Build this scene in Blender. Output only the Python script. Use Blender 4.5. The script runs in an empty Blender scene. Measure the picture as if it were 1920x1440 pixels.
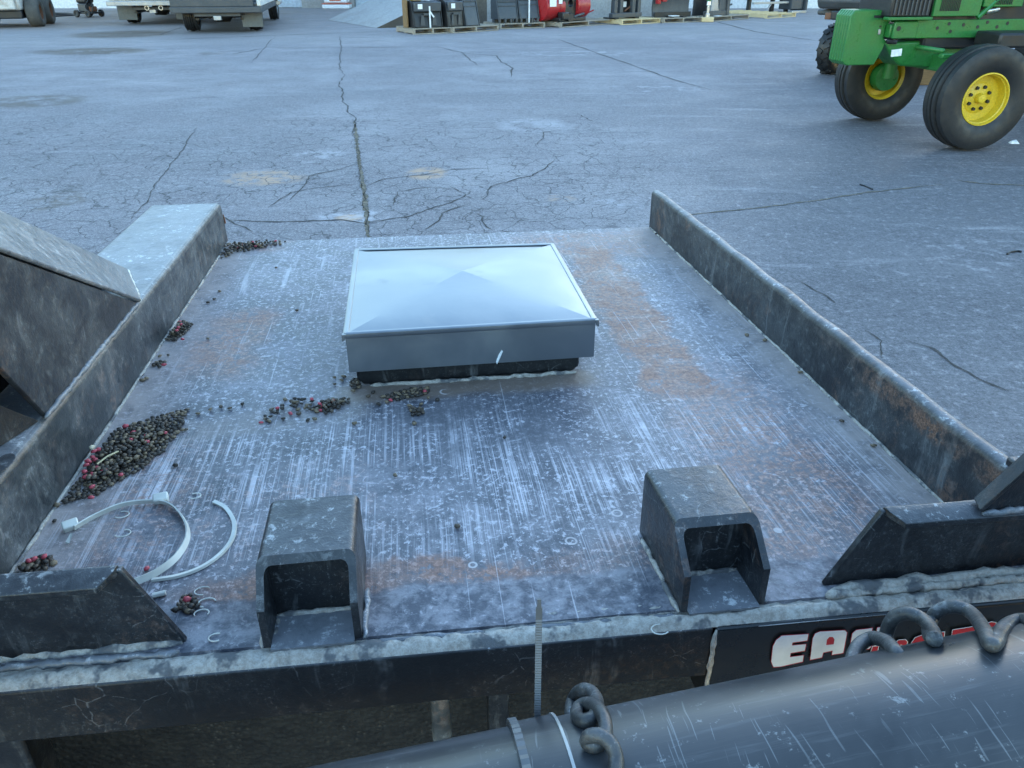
import bpy, bmesh, math, random
from mathutils import Vector, Matrix, noise as mnoise
from mathutils.geometry import tessellate_polygon
random.seed(7)
R = math.radians
scn = bpy.context.scene
col = scn.collection

# ------------------------------------------------------------------ camera, sky, sun, exposure
FPX, HCAM, YH = 1440.0, 1.5, -66.0
TH = math.atan2(720 - YH, FPX)
cam_d = bpy.data.cameras.new('camera'); cam = bpy.data.objects.new('camera', cam_d); col.objects.link(cam)
cam_d.sensor_width = 36.0; cam_d.lens = FPX / 1920 * 36.0; cam_d.clip_start = 0.02; cam_d.clip_end = 2000
cam.location = (0, 0, HCAM); cam.rotation_euler = (math.pi / 2 - TH, 0, 0)
scn.camera = cam

SUN_EL, SUN_AZ = R(2.2), R(32)          # low evening sun, ahead and a little to the right, behind the building
w = bpy.data.worlds.new('World'); scn.world = w; w.use_nodes = True
nt = w.node_tree; bg = nt.nodes['Background']
sky = nt.nodes.new('ShaderNodeTexSky'); sky.sky_type = 'NISHITA'; sky.sun_disc = False
sky.sun_elevation = SUN_EL; sky.sun_rotation = SUN_AZ; sky.altitude = 200; sky.air_density = 1.0; sky.dust_density = 0.35; sky.ozone_density = 2.0
nt.links.new(sky.outputs[0], bg.inputs[0]); bg.inputs[1].default_value = 0.15
sd = bpy.data.lights.new('sun', 'SUN'); sun = bpy.data.objects.new('sun', sd); col.objects.link(sun)
sd.energy = 0.5; sd.angle = R(10); sd.color = (1.0, 0.86, 0.7)
sdir = Vector((math.sin(SUN_AZ) * math.cos(SUN_EL), math.cos(SUN_AZ) * math.cos(SUN_EL), math.sin(SUN_EL)))
sun.rotation_euler = sdir.to_track_quat('Z', 'Y').to_euler(); sun.location = (0, 0, 30)
scn.view_settings.view_transform = 'Standard'; scn.view_settings.look = 'None'
scn.view_settings.exposure = 4.25; scn.view_settings.gamma = 1.0; scn.view_settings.use_curve_mapping = False

# ------------------------------------------------------------------ measuring: where a sight line meets a real plane
CX = Vector((1, 0, 0)); CZ = Vector((0, math.cos(TH), -math.sin(TH))); CY = Vector((0, -math.sin(TH), -math.cos(TH)))
CAM = Vector((0, 0, HCAM))
def ray(px, py): return CX * ((px - 960) / FPX) + CY * ((py - 720) / FPX) + CZ
def gnd(px, py, z=0.0):
    r = ray(px, py); return CAM + r * ((z - HCAM) / r.z)
DV = (CX * -220 + CY * -743 + CZ * 1440).normalized()
DU = CX * 12217 + CY * -826 + CZ * 1440; DU = (DU - DV * DU.dot(DV)).normalized()
DN = DU.cross(DV); DO = CAM - DN * 0.55
MD = Matrix((DU, DV, DN)).transposed().to_4x4(); MD.translation = DO
def deck(px, py, c=0.0):
    r = ray(px, py); P = CAM + r * ((c - 0.55) / r.dot(DN)) - DO
    return Vector((P.dot(DU), P.dot(DV), c))
def deckb(px, py, b):
    r = ray(px, py); P = CAM + r * ((b - (CAM - DO).dot(DV)) / r.dot(DV)) - DO
    return Vector((P.dot(DU), b, P.dot(DN)))
SK = -0.022                                   # the platform is not quite square
def sk(a, b, c): return (a, b + SK * a, c)

# ------------------------------------------------------------------ material helper
class M:
    def __init__(s, name):
        s.m = bpy.data.materials.new(name); s.m.use_nodes = True; s.t = s.m.node_tree
        s.b = s.t.nodes['Principled BSDF']; s._o = None
    def n(s, t): return s.t.nodes.new(t)
    def l(s, a, b): s.t.links.new(a, b)
    def put(s, inp, v):
        if hasattr(v, 'is_output') or isinstance(v, bpy.types.NodeSocket): s.l(v, inp)
        elif isinstance(v, (tuple, list)) and inp.type == 'RGBA' and len(v) == 3: inp.default_value = (*v, 1)
        else: inp.default_value = v
    def obj(s):
        if s._o is None: s._o = s.n('ShaderNodeTexCoord').outputs['Object']
        return s._o
    def mapping(s, scale=(1, 1, 1), loc=(0, 0, 0), rot=(0, 0, 0), vec=None):
        k = s.n('ShaderNodeMapping'); s.l(vec or s.obj(), k.inputs[0]); k.inputs[1].default_value = loc
        k.inputs[2].default_value = rot; k.inputs[3].default_value = scale; return k.outputs[0]
    def noise(s, scale, detail=4, rough=0.55, dist=0.0, vec=None):
        k = s.n('ShaderNodeTexNoise'); s.l(vec or s.obj(), k.inputs['Vector']); k.inputs['Scale'].default_value = scale
        k.inputs['Detail'].default_value = min(detail, 4); k.inputs['Roughness'].default_value = rough; k.inputs['Distortion'].default_value = dist
        return k.outputs['Fac']
    def voro(s, scale, feature='F1', out='Distance', vec=None, rnd=1.0):
        k = s.n('ShaderNodeTexVoronoi'); k.feature = feature; s.l(vec or s.obj(), k.inputs['Vector']); k.inputs['Scale'].default_value = scale
        k.inputs['Randomness'].default_value = rnd
        return k.outputs[out]
    def rng(s, v, lo, hi, a=0.0, b=1.0, smooth=True):
        k = s.n('ShaderNodeMapRange'); k.interpolation_type = 'SMOOTHSTEP' if smooth else 'LINEAR'
        s.put(k.inputs[0], v); k.inputs[1].default_value = lo; k.inputs[2].default_value = hi
        k.inputs[3].default_value = a; k.inputs[4].default_value = b; return k.outputs[0]
    def math(s, op, a, b=0.0, clamp=False):
        k = s.n('ShaderNodeMath'); k.operation = op; k.use_clamp = clamp; s.put(k.inputs[0], a); s.put(k.inputs[1], b); return k.outputs[0]
    def mul(s, *v):
        o = v[0]
        for q in v[1:]: o = s.math('MULTIPLY', o, q)
        return o
    def add(s, *v):
        o = v[0]
        for q in v[1:]: o = s.math('ADD', o, q)
        return o
    def mx(s, a, b): return s.math('MAXIMUM', a, b)
    def inv(s, a): return s.math('SUBTRACT', 1.0, a)
    def mix(s, f, a, b):
        k = s.n('ShaderNodeMix'); k.data_type = 'RGBA'; s.put(k.inputs['Factor'], f)
        s.put(k.inputs[6], a); s.put(k.inputs[7], b); return k.outputs[2]
    def sep(s, vec=None):
        k = s.n('ShaderNodeSeparateXYZ'); s.l(vec or s.obj(), k.inputs[0]); return k.outputs
    def band(s, v, lo, hi, e):           # 1 between lo and hi with soft ends
        return s.mul(s.rng(v, lo - e, lo + e), s.rng(v, hi - e, hi + e, 1, 0))
    def warp(s, scale, amt, detail=3):
        k = s.n('ShaderNodeTexNoise'); s.l(s.obj(), k.inputs['Vector']); k.inputs['Scale'].default_value = scale; k.inputs['Detail'].default_value = detail
        v = s.n('ShaderNodeVectorMath'); v.operation = 'MULTIPLY_ADD'; s.l(k.outputs['Color'], v.inputs[0]); v.inputs[1].default_value = (amt,) * 3
        s.l(s.obj(), v.inputs[2]); return v.outputs[0]
    def upness(s):                       # dust settles on what faces up
        g = s.n('ShaderNodeNewGeometry'); return s.rng(s.sep(g.outputs['Normal'])[2], 0.55, 0.95)
    def bump(s, h, strength=0.3, dist=0.01, prev=None):
        k = s.n('ShaderNodeBump'); s.put(k.inputs['Height'], h); k.inputs['Strength'].default_value = strength; k.inputs['Distance'].default_value = dist
        if prev: s.l(prev, k.inputs['Normal'])
        s.l(k.outputs[0], s.b.inputs['Normal']); return k.outputs[0]
    def fin(s, colr, rough=0.6, metal=0.0, spec=0.5):
        s.put(s.b.inputs['Base Color'], colr); s.put(s.b.inputs['Roughness'], rough); s.put(s.b.inputs['Metallic'], metal)
        s.put(s.b.inputs['Specular IOR Level'], spec); return s.m

def paint(name, c, rough=0.45, dirt=0.35, dc=(0.13, 0.115, 0.1), scale=3.0, metal=0.0, bump=0.0):
    m = M(name)
    f = m.mul(m.rng(m.noise(scale, 6, 0.65), 0.42, 0.72), dirt)
    d = m.rng(m.noise(scale * 14, 3), 0.3, 0.75, 0.85, 1.1)
    k = m.mix(f, c, dc); h = m.n('ShaderNodeHueSaturation'); m.l(d, h.inputs['Value']); m.l(k, h.inputs['Color'])
    if bump: m.bump(m.noise(scale * 30, 3), bump, 0.004)
    return m.fin(h.outputs[0], m.rng(m.noise(scale * 3, 4), 0.3, 0.7, rough - 0.08, rough + 0.15), metal)

# --- yard surface
def asphalt():
    m = M('yard_asphalt'); s = m.sep(); x, y = s[0], s[1]
    big = m.noise(0.22, 4, 0.6, 0.4); mid = m.noise(1.3, 5, 0.65); fine = m.noise(55, 4, 0.8); grit = m.noise(150, 2, 0.7)
    c = m.mix(m.rng(big, 0.36, 0.64), (0.11, 0.108, 0.115), (0.24, 0.23, 0.232))
    c = m.mix(m.rng(mid, 0.3, 0.75), c, (0.18, 0.173, 0.176))
    # concrete beyond the far joint, older pale slab
    far = m.rng(m.add(y, m.mul(x, -0.22), m.mul(mid, 0.8)), 18.5, 20.5)
    c = m.mix(m.mul(far, 0.55), c, (0.27, 0.262, 0.25))
    # newer, darker surface on the right
    dark = m.mul(m.rng(m.add(m.mul(x, 1.0), m.mul(y, -0.30), m.mul(big, 1.6)), -0.1, 1.6), m.rng(y, 11, 15, 1, 0))
    c = m.mix(m.mul(dark, 0.75), c, (0.085, 0.09, 0.1))
    # wheel-swept pale streaks
    st = m.rng(m.noise(1.0, 6, 0.7, 0.2, m.mapping((0.5, 3.2, 1), rot=(0, 0, 0.12))), 0.56, 0.76)
    c = m.mix(m.mul(st, 0.5), c, (0.36, 0.355, 0.36))
    sd_ = m.rng(m.noise(1.0, 4, 0.7, 0.2, m.mapping((0.7, 2.2, 1), rot=(0, 0, -0.1), loc=(7, 3, 0))), 0.55, 0.72); c = m.mix(m.mul(sd_, 0.55), c, (0.07, 0.072, 0.08))
    st2 = m.rng(m.noise(2.4, 5, 0.7, 0.2, m.mapping((0.45, 2.6, 1), rot=(0, 0, -0.2))), 0.64, 0.74)
    c = m.mix(m.mul(st2, 0.45), c, (0.38, 0.38, 0.39))
    # aggregate
    gm = m.noise(17, 4, 0.8, 0.2); c = m.mix(m.rng(gm, 0.53, 0.66, 0, 0.5), c, (0.33, 0.325, 0.33)); c = m.mix(m.rng(gm, 0.47, 0.34, 0, 0.6), c, (0.055, 0.056, 0.062))
    nd = m.rng(dark, 0, 1, 1, 0.4, False)
    c = m.mix(m.mul(m.rng(fine, 0.51, 0.66, 0, 0.65), nd), c, (0.375, 0.36, 0.365))
    c = m.mix(m.mul(m.rng(grit, 0.57, 0.68, 0, 0.7), nd), c, (0.51, 0.5, 0.51))
    c = m.mix(m.rng(fine, 0.48, 0.34, 0, 0.75), c, (0.04, 0.042, 0.048))
    # stains and dried puddles
    ns = {1: m.noise(1.2, 4, 0.65), 2: m.noise(3.2, 5, 0.7), 3: m.noise(7.5, 5, 0.72)}
    def spot(px, py, rx, ry, colr, amt, sc=6.0, lo=0.38):
        nonlocal c
        p = gnd(px, py)
        dx = m.mul(m.math('SUBTRACT', x, p.x), 1 / rx); dy = m.mul(m.math('SUBTRACT', y, p.y), 1 / ry)
        d = m.math('SQRT', m.add(m.mul(dx, dx), m.mul(dy, dy)))
        f = m.mul(m.rng(d, 0.55, 1.0, 1, 0), m.rng(ns[1 if sc < 1.6 else 2 if sc < 4.6 else 3], lo, lo + 0.2), amt); c = m.mix(f, c, colr)
    tan = (0.40, 0.27, 0.17); brown = (0.10, 0.082, 0.064); wht = (0.46, 0.46, 0.47)
    spot(495, 333, 0.40, 0.32, tan, 0.9, 7, 0.40); spot(800, 325, 0.20, 0.26, tan, 0.9, 8, 0.36); spot(655, 408, 0.12, 0.09, tan, 0.9, 9, 0.28)
    spot(1050, 372, 0.15, 0.12, tan, 0.45, 8, 0.42); spot(660, 405, 0.32, 0.2, wht, 0.6, 7, 0.42); spot(600, 290, 0.3, 0.4, wht, 0.5, 5, 0.45)
    spot(230, 64, 1.5, 1.5, brown, 0.95, 2, 0.25); spot(175, 96, 1.4, 0.9, brown, 0.95, 2.5, 0.3); spot(60, 190, 0.8, 0.7, brown, 0.8, 3)
    spot(110, 375, 0.25, 0.35, brown, 0.8, 6, 0.42); spot(125, 355, 0.12, 0.2, (0.05, 0.05, 0.05), 0.8, 6, 0.42); spot(395, 100, 0.35, 0.5, brown, 0.5, 4)
    spot(1000, 235, 0.5, 0.5, wht, 0.35, 4); spot(1200, 380, 0.4, 0.2, wht, 0.45, 7, 0.46); spot(1240, 165, 0.9, 0.5, wht, 0.6, 3, 0.5)
    spot(1090, 100, 2.0, 0.6, wht, 0.5, 3, 0.47); spot(150, 38, 4.0, 5.0, (0.22, 0.18, 0.145), 0.8, 0.9, 0.3)
    spot(300, 25, 6.0, 4.0, (0.20, 0.165, 0.13), 0.7, 0.8, 0.35); spot(1850, 480, 0.5, 0.5, wht, 0.4, 9, 0.5)
    # crazing near the platform
    v = m.voro(4.2, 'DISTANCE_TO_EDGE', vec=m.warp(2.2, 0.42, 5)); v2 = m.voro(9.5, 'DISTANCE_TO_EDGE', vec=m.warp(5, 0.22, 4))
    zone = m.mul(m.rng(m.noise(0.55, 3, 0.5, 0, m.mapping(loc=(3.1, 1.7, 0))), 0.32, 0.48), m.rng(y, 7.5, 11, 1, 0), m.rng(x, 0.6, 2.0, 1, 0.1))
    cr = m.mul(m.rng(v, 0.0, 0.028, 1, 0), zone); cr2 = m.mul(m.rng(v2, 0.0, 0.045, 1, 0), m.rng(m.noise(0.9, 3), 0.42, 0.56), m.rng(y, 5.5, 8, 1, 0), m.rng(x, 0.6, 2.0, 1, 0.15), 0.8)
    cr = m.mx(cr, cr2)
    c = m.mix(m.mul(cr, 0.85), c, (0.028, 0.028, 0.03))
    m.bump(m.noise(110, 3, 0.8), 0.35, 0.008)
    k = m.n('ShaderNodeMix'); k.data_type = 'RGBA'; k.blend_type = 'MULTIPLY'; k.inputs['Factor'].default_value = 1.0; m.l(c, k.inputs[6]); k.inputs[7].default_value = (1.03, 0.965, 0.97, 1); c = k.outputs[2]
    return m.fin(c, m.rng(mid, 0.3, 0.7, 0.6, 0.85), 0, 0.4)

# --- platform floor: slate paint under chalky film, long scrape marks, rust bands
def floor_steel():
    m = M('worn_platform_floor'); s = m.sep(); a, b = s[0], s[1]
    n1 = m.noise(5, 5, 0.6, 0.3); n2 = m.noise(16, 6, 0.7, 0.6); sp = m.noise(120, 4, 0.8, 0.3); sp2 = m.noise(52, 4, 0.75, 0.7)
    c = m.mix(m.rng(n1, 0.35, 0.68), (0.040, 0.047, 0.060), (0.115, 0.122, 0.135))
    # chalk film
    film = m.mul(m.rng(n2, 0.36, 0.66), m.rng(m.noise(2.3, 3), 0.3, 0.65, 0.45, 1.0))
    c = m.mix(m.mul(film, 0.6), c, (0.30, 0.305, 0.315))
    c = m.mix(m.rng(sp, 0.53, 0.63, 0, 0.75), c, (0.50, 0.51, 0.525))
    c = m.mix(m.rng(sp, 0.44, 0.34, 0, 0.6), c, (0.04, 0.047, 0.06))
    c = m.mix(m.mul(m.rng(sp2, 0.57, 0.7), m.rng(b, 0.62, 0.75)), c, (0.46, 0.47, 0.485))
    # scrape marks, along the platform in front
    wob = m.mapping((1, 1, 1), vec=m.warp(3, 0.012))
    stv = m.mapping((210, 1.7, 1), vec=wob); st = m.rng(m.noise(1.0, 4, 0.7, 0, stv), 0.53, 0.61)
    stv2 = m.mapping((430, 4.0, 1), vec=wob, loc=(5, 2, 0)); st2 = m.rng(m.noise(1.0, 3, 0.6, 0, stv2), 0.55, 0.62)
    zone = m.mul(m.band(m.add(b, m.mul(n1, 0.12)), 0.70, 1.02, 0.09), m.rng(m.noise(7, 3), 0.36, 0.58))
    c = m.mix(m.mul(m.mx(st, m.mul(st2, 0.7)), zone, m.rng(n2, 0.3, 0.6, 0.35, 0.9)), c, (0.56, 0.57, 0.585))
    std = m.rng(m.noise(1.0, 4, 0.65, 0, m.mapping((110, 2.2, 1), vec=wob, loc=(9, 0, 0))), 0.56, 0.72)
    c = m.mix(m.mul(std, zone, 0.8), c, (0.035, 0.044, 0.06))
    far_st = m.mul(m.rng(m.noise(1.0, 4, 0.65, 0, m.mapping((60, 3.5, 1), vec=wob, loc=(2, 7, 0), rot=(0, 0, 0.15))), 0.55, 0.7), m.rng(b, 0.9, 1.2))
    c = m.mix(m.mul(far_st, 0.6), c, (0.46, 0.47, 0.485))
    # bare dark patch in front of the vent
    dk = m.mul(m.band(a, -0.06, 0.24, 0.09), m.band(b, 0.84, 1.04, 0.07), m.rng(n2, 0.40, 0.6))
    c = m.mix(m.mul(dk, 0.75), c, (0.045, 0.052, 0.062))
    # rust bands with ragged edges
    rg = m.noise(28, 6, 0.8, 0.8); rb = m.noise(9, 5, 0.7, 0.3)
    def rust(a0, a1, b0, b1, ea, eb, amt, thr=0.44, slope=0.0):
        nonlocal c
        aa = m.add(a, m.mul(b, slope), m.mul(m.math('SUBTRACT', rb, 0.5), 0.12)); bb = m.add(b, m.mul(m.math('SUBTRACT', rb, 0.5), 0.15))
        z = m.mul(m.band(aa, a0, a1, ea), m.band(bb, b0, b1, eb))
        f = m.mul(z, m.rng(m.add(m.mul(rg, 0.45), m.mul(sp, 0.55)), thr - 0.01, thr + 0.10), m.rng(n2, 0.32, 0.55, 0.45, 1.0), amt)
        c = m.mix(f, c, m.mix(m.rng(sp, 0.35, 0.65), (0.11, 0.048, 0.030), (0.30, 0.165, 0.11)))
    rust(0.345, 0.455, 0.98, 1.72, 0.012, 0.05, 1.0, 0.40); rust(0.36, 0.53, 0.60, 1.05, 0.05, 0.1, 0.75, 0.45)
    rust(0.25, 0.62, 1.66, 1.85, 0.08, 0.03, 0.75, 0.44); rust(-0.39, -0.27, 1.15, 1.42, 0.03, 0.05, 0.85, 0.42)
    rust(-0.24, -0.06, 0.575, 0.66, 0.05, 0.018, 0.95, 0.38); rust(-0.06, 0.14, 0.60, 0.65, 0.05, 0.014, 0.9, 0.4); rust(0.18, 0.40, 0.60, 0.65, 0.05, 0.015, 0.6, 0.43)
    rust(-0.40, -0.30, 0.64, 0.95, 0.05, 0.1, 0.6, 0.47); rust(-0.34, -0.05, 0.70, 0.86, 0.08, 0.06, 0.5, 0.5); rust(-0.42, -0.3, 1.82, 1.89, 0.04, 0.02, 0.6, 0.4)
    # settled tan dust along both rails and round the vent collar
    db = m.mul(m.math('SUBTRACT', rb, 0.5), 0.12)
    edge = m.mx(m.rng(m.add(a, db), -0.445, -0.33, 1, 0), m.rng(m.add(a, db), 0.50, 0.60, 0, 1))
    c = m.mix(m.mul(edge, m.rng(n2, 0.25, 0.6, 0.35, 0.85)), c, (0.33, 0.30, 0.27))
    col_ = m.mul(m.band(m.add(a, db), -0.12, 0.27, 0.03), m.band(m.add(b, m.mul(db, 0.4)), 1.03, 1.09, 0.016))
    c = m.mix(m.mul(col_, 0.8), c, (0.17, 0.135, 0.10))
    # damp brown spill trail towards the left rail
    tr = m.add(b, m.mul(a, -0.18), m.mul(db, 0.7)); trail = m.mul(m.band(tr, 1.00, 1.06, 0.02), m.rng(a, -0.1, -0.05, 1, 0), m.rng(n2, 0.3, 0.55))
    c = m.mix(m.mul(trail, 0.45), c, (0.20, 0.18, 0.155))
    # clean slate strip at the front edge
    fr = m.rng(m.add(b, m.mul(a, 0.03), m.mul(m.math('SUBTRACT', n2, 0.5), 0.03)), 0.612, 0.622, 1, 0)
    cs = m.mix(m.rng(m.noise(30, 4, 0.8, 0.2), 0.38, 0.64), (0.045, 0.054, 0.072), (0.215, 0.225, 0.24))
    cs = m.mix(m.rng(sp, 0.57, 0.68, 0, 0.5), cs, (0.4, 0.41, 0.42)); c = m.mix(m.mul(fr, 0.9), c, cs)
    # dried drip rings
    vr = m.warp(6, 0.02); dd = m.voro(17, 'F1', 'Distance', vr, 0.9); pick = m.n('ShaderNodeSeparateColor'); m.l(m.voro(17, 'F1', 'Color', vr, 0.9), pick.inputs[0])
    ring = m.mul(m.rng(m.math('ABSOLUTE', m.math('SUBTRACT', dd, m.rng(pick.outputs[1], 0, 1, 0.06, 0.17, False))), 0.012, 0.026, 1, 0), m.rng(pick.outputs[0], 0.80, 0.82), m.rng(m.noise(30, 2), 0.4, 0.55))
    c = m.mix(m.mul(ring, 0.75), c, (0.48, 0.47, 0.45))
    # random long scratches
    sc = m.rng(m.noise(1.0, 2, 0.5, 0, m.mapping((240, 3, 1), rot=(0, 0, 0.55), vec=wob)), 0.69, 0.74)
    sc = m.mx(sc, m.rng(m.noise(1.0, 2, 0.5, 0, m.mapping((200, 2.5, 1), rot=(0, 0, -0.4), vec=wob)), 0.7, 0.75))
    c = m.mix(m.mul(sc, 0.55), c, (0.5, 0.51, 0.52))
    m.bump(m.noise(60, 4, 0.75, 0.5), 0.22, 0.005)
    k = m.n('ShaderNodeMix'); k.data_type = 'RGBA'; k.blend_type = 'MULTIPLY'; k.inputs['Factor'].default_value = 1.0; m.l(c, k.inputs[6]); k.inputs[7].default_value = (1.03, 0.96, 1.0, 1); c = k.outputs[2]
    return m.fin(c, m.add(m.rng(n2, 0.3, 0.7, 0.40, 0.56), m.mul(edge, 0.2)), 0, 0.45)

def black_steel(name, base=(0.008, 0.009, 0.012), wash=(0.036, 0.038, 0.041), amt=0.5, dust=0.26, rustamt=0.25, drip=True, rough=0.36, railrust=False):
    m = M(name); s = m.sep()
    n1 = m.noise(11, 4, 0.75, 0.2); n2 = m.noise(70, 4, 0.8, 0.15); n3 = m.noise(300, 3, 0.8)
    c = m.mix(m.mul(m.rng(n1, 0.38, 0.66), amt), base, wash)
    c = m.mix(m.mul(m.rng(n2, 0.52, 0.68), m.rng(n1, 0.35, 0.6), amt), c, (wash[0] * 2.0, wash[1] * 2.0, wash[2] * 2.0))
    c = m.mix(m.rng(n2, 0.45, 0.33, 0, 0.6), c, (0.008, 0.009, 0.012))
    if drip:
        d = m.rng(m.noise(1.0, 4, 0.7, 0.5, m.mapping((34, 34, 3.2), vec=m.warp(9, 0.03))), 0.55, 0.72); c = m.mix(m.mul(d, m.rng(n1, 0.38, 0.58), 0.45), c, (0.24, 0.242, 0.245))
    c = m.mix(m.mul(m.rng(n3, 0.57, 0.68, 0, 0.25), m.rng(n1, 0.4, 0.6)), c, (0.26, 0.265, 0.27))
    w3 = m.warp(14, 0.05); hs = m.rng(m.voro(22, 'DISTANCE_TO_EDGE', vec=w3), 0.0, 0.018, 1, 0); c = m.mix(m.mul(hs, m.rng(m.noise(5, 3), 0.5, 0.62), m.rng(n2, 0.45, 0.55), 0.35), c, (0.28, 0.285, 0.29))
    if railrust:
        rz = m.mul(m.rng(s[1], 1.05, 0.72), m.band(m.add(s[2], m.mul(m.math('SUBTRACT', n1, 0.5), 0.03)), 0.062, 0.088, 0.006), m.rng(n2, 0.38, 0.52)); c = m.mix(m.mul(rz, m.rng(n1, 0.4, 0.6), 0.85), c, m.mix(m.rng(n3, 0.4, 0.6), (0.075, 0.034, 0.02), (0.19, 0.10, 0.065)))
    up = m.upness(); c = m.mix(m.mul(up, m.rng(n1, 0.30, 0.62, 0.25, 1.0), dust), c, (0.175, 0.182, 0.205))
    c = m.mix(m.mul(up, m.rng(n2, 0.54, 0.66), m.rng(n1, 0.42, 0.6), min(1.0, dust * 1.2 + 0.35)), c, (0.52, 0.53, 0.54))
    if rustamt: c = m.mix(m.mul(m.rng(m.noise(6, 3, 0.6), 0.54, 0.66), m.rng(n2, 0.47, 0.6), rustamt), c, (0.17, 0.085, 0.05))
    m.bump(n2, 0.35, 0.003)
    return m.fin(c, m.rng(n2, 0.3, 0.7, rough - 0.08, rough + 0.12), 0, 0.45)

def flat(name, c, rough=0.5, metal=0.0):
    m = M(name); n = m.noise(25, 4, 0.6); k = m.n('ShaderNodeHueSaturation'); k.inputs['Color'].default_value = (*c, 1); m.l(m.rng(n, 0.25, 0.75, 0.82, 1.15), k.inputs['Value'])
    return m.fin(k.outputs[0], m.rng(n, 0.3, 0.7, rough - 0.06, rough + 0.1), metal)

def galvanised():
    m = M('galvanised_sheet'); n = m.noise(7, 4, 0.6, 0.5); g = m.noise(60, 3, 0.6)
    c = m.mix(m.rng(n, 0.35, 0.7), (0.22, 0.235, 0.25), (0.27, 0.285, 0.30))
    sm = m.rng(m.noise(14, 5, 0.7, 0.5, m.mapping((1, 1, 1), loc=(3, 1, 2))), 0.60, 0.72); c = m.mix(m.mul(sm, 0.25), c, (0.36, 0.37, 0.38))
    sp = m.rng(m.noise(75, 2, 0.5, 0, m.mapping((1, 3, 2))), 0.72, 0.76); c = m.mix(m.mul(sp, 0.5), c, (0.22, 0.22, 0.22))
    m.bump(m.add(m.mul(m.noise(3.2, 3, 0.5), 1.0), m.mul(g, 0.03)), 0.10, 0.02)
    return m.fin(c, m.add(m.rng(n, 0.3, 0.7, 0.30, 0.42), m.mul(sm, 0.12)), 0.92, 0.5)

def pipe_mat():
    m = M('scuffed_black_plastic'); n = m.noise(6, 5, 0.65, 0.6); f = m.noise(1.0, 5, 0.7, 0, m.mapping((9, 160, 160)))
    c = m.mix(m.rng(n, 0.35, 0.7), (0.014, 0.016, 0.020), (0.034, 0.037, 0.043))
    c = m.mix(m.rng(f, 0.54, 0.72, 0, 0.25), c, (0.15, 0.155, 0.165))
    for i, (r, sc, th) in enumerate((((0.2, 0.1, 0.9), (330, 16, 16), 0.69), ((0.7, 0.4, -0.5), (420, 22, 22), 0.685), ((1.2, -0.3, 1.5), (460, 14, 18), 0.69))):
        q = m.rng(m.noise(1.0, 1, 0.4, 0.2, m.mapping(sc, rot=r, loc=(i * 3, i, 0), vec=m.warp(5, 0.05))), th + 0.025, th + 0.05); c = m.mix(m.mul(q, m.rng(n, 0.46, 0.62), 0.22), c, (0.36, 0.38, 0.4))
    sp = m.rng(m.noise(95, 4, 0.75), 0.60, 0.70); c = m.mix(m.mul(sp, m.rng(n, 0.4, 0.6), 0.5), c, (0.3, 0.31, 0.32))
    m.bump(m.add(m.mul(f, 0.4), m.mul(n, 0.4)), 0.12, 0.003)
    return m.fin(c, m.rng(n, 0.3, 0.7, 0.25, 0.40), 0, 0.5)

def mud_mat():
    m = M('dried_dust_crust'); n = m.noise(130, 4, 0.8, 0.2); c = m.mix(m.rng(n, 0.3, 0.7), (0.27, 0.24, 0.205), (0.47, 0.435, 0.39))
    c = m.mix(m.rng(m.noise(22, 4, 0.7), 0.50, 0.60, 0, 0.85), c, (0.07, 0.075, 0.085)); m.bump(n, 0.4, 0.004); return m.fin(c, 0.8)

def wood_mat(name, c1, c2):
    m = M(name); n = m.noise(4, 5, 0.7, 0.4, m.mapping((1, 9, 9))); return m.fin(m.mix(m.rng(n, 0.3, 0.7), c1, c2), 0.75)

A_ASPH = asphalt(); A_FLOOR = floor_steel()
A_BLK = black_steel('black_painted_steel')
A_RAIL = black_steel('rail_steel', (0.030, 0.035, 0.039), (0.10, 0.104, 0.106), 0.8, 0.55, 0.5)
A_RAILR = black_steel('rail_steel_dark', (0.012, 0.014, 0.018), (0.055, 0.059, 0.062), 0.7, 0.65, 0.55, True, 0.42, True)
A_TOP = black_steel('chalky_painted_steel', (0.11, 0.118, 0.13), (0.20, 0.205, 0.215), 0.8, 0.75, 0.25, False, 0.36)
A_BEAM = black_steel('grimy_black_steel', (0.006, 0.007, 0.009), (0.020, 0.020, 0.021), 0.6, 0.4, 0.1, True, 0.5)
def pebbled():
    m = M('pebbled_shade_fill'); v = m.voro(95, 'F1'); n = m.noise(30, 4, 0.7); c = m.mix(m.rng(n, 0.35, 0.65), (0.005, 0.005, 0.006), (0.016, 0.015, 0.014))
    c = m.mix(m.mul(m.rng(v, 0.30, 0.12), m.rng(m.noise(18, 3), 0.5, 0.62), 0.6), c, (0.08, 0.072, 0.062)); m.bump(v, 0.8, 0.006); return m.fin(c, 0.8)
A_PEB = pebbled()  # near-black pebbled fill, shade under the beam put into the colour
A_GALV = galvanised(); A_PIPE = pipe_mat(); A_MUD = mud_mat()
A_RUBBER = black_steel('dusty_rubber_cord', (0.022, 0.024, 0.026), (0.07, 0.072, 0.074), 0.8, 0.2, 0.0, False, 0.45)
A_TYRE = paint('tyre_rubber', (0.011, 0.012, 0.014), 0.5, 0.3, (0.04, 0.039, 0.038), 5, 0, 0.2)
A_TYREDUST = paint('dusty_tyre', (0.07, 0.068, 0.063), 0.75, 0.6, (0.14, 0.125, 0.105), 4)
A_GREEN = paint('green_machine_paint', (0.022, 0.16, 0.035), 0.34, 0.18, (0.05, 0.09, 0.045), 4)
A_YEL = paint('yellow_rim_paint', (0.62, 0.43, 0.02), 0.4, 0.18, (0.25, 0.16, 0.03), 6)
A_RED = paint('red_machine_paint', (0.36, 0.012, 0.016), 0.32, 0.12)
A_WHITE = paint('white_vehicle_paint', (0.62, 0.62, 0.6), 0.4, 0.25, (0.35, 0.32, 0.28), 2)
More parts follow.
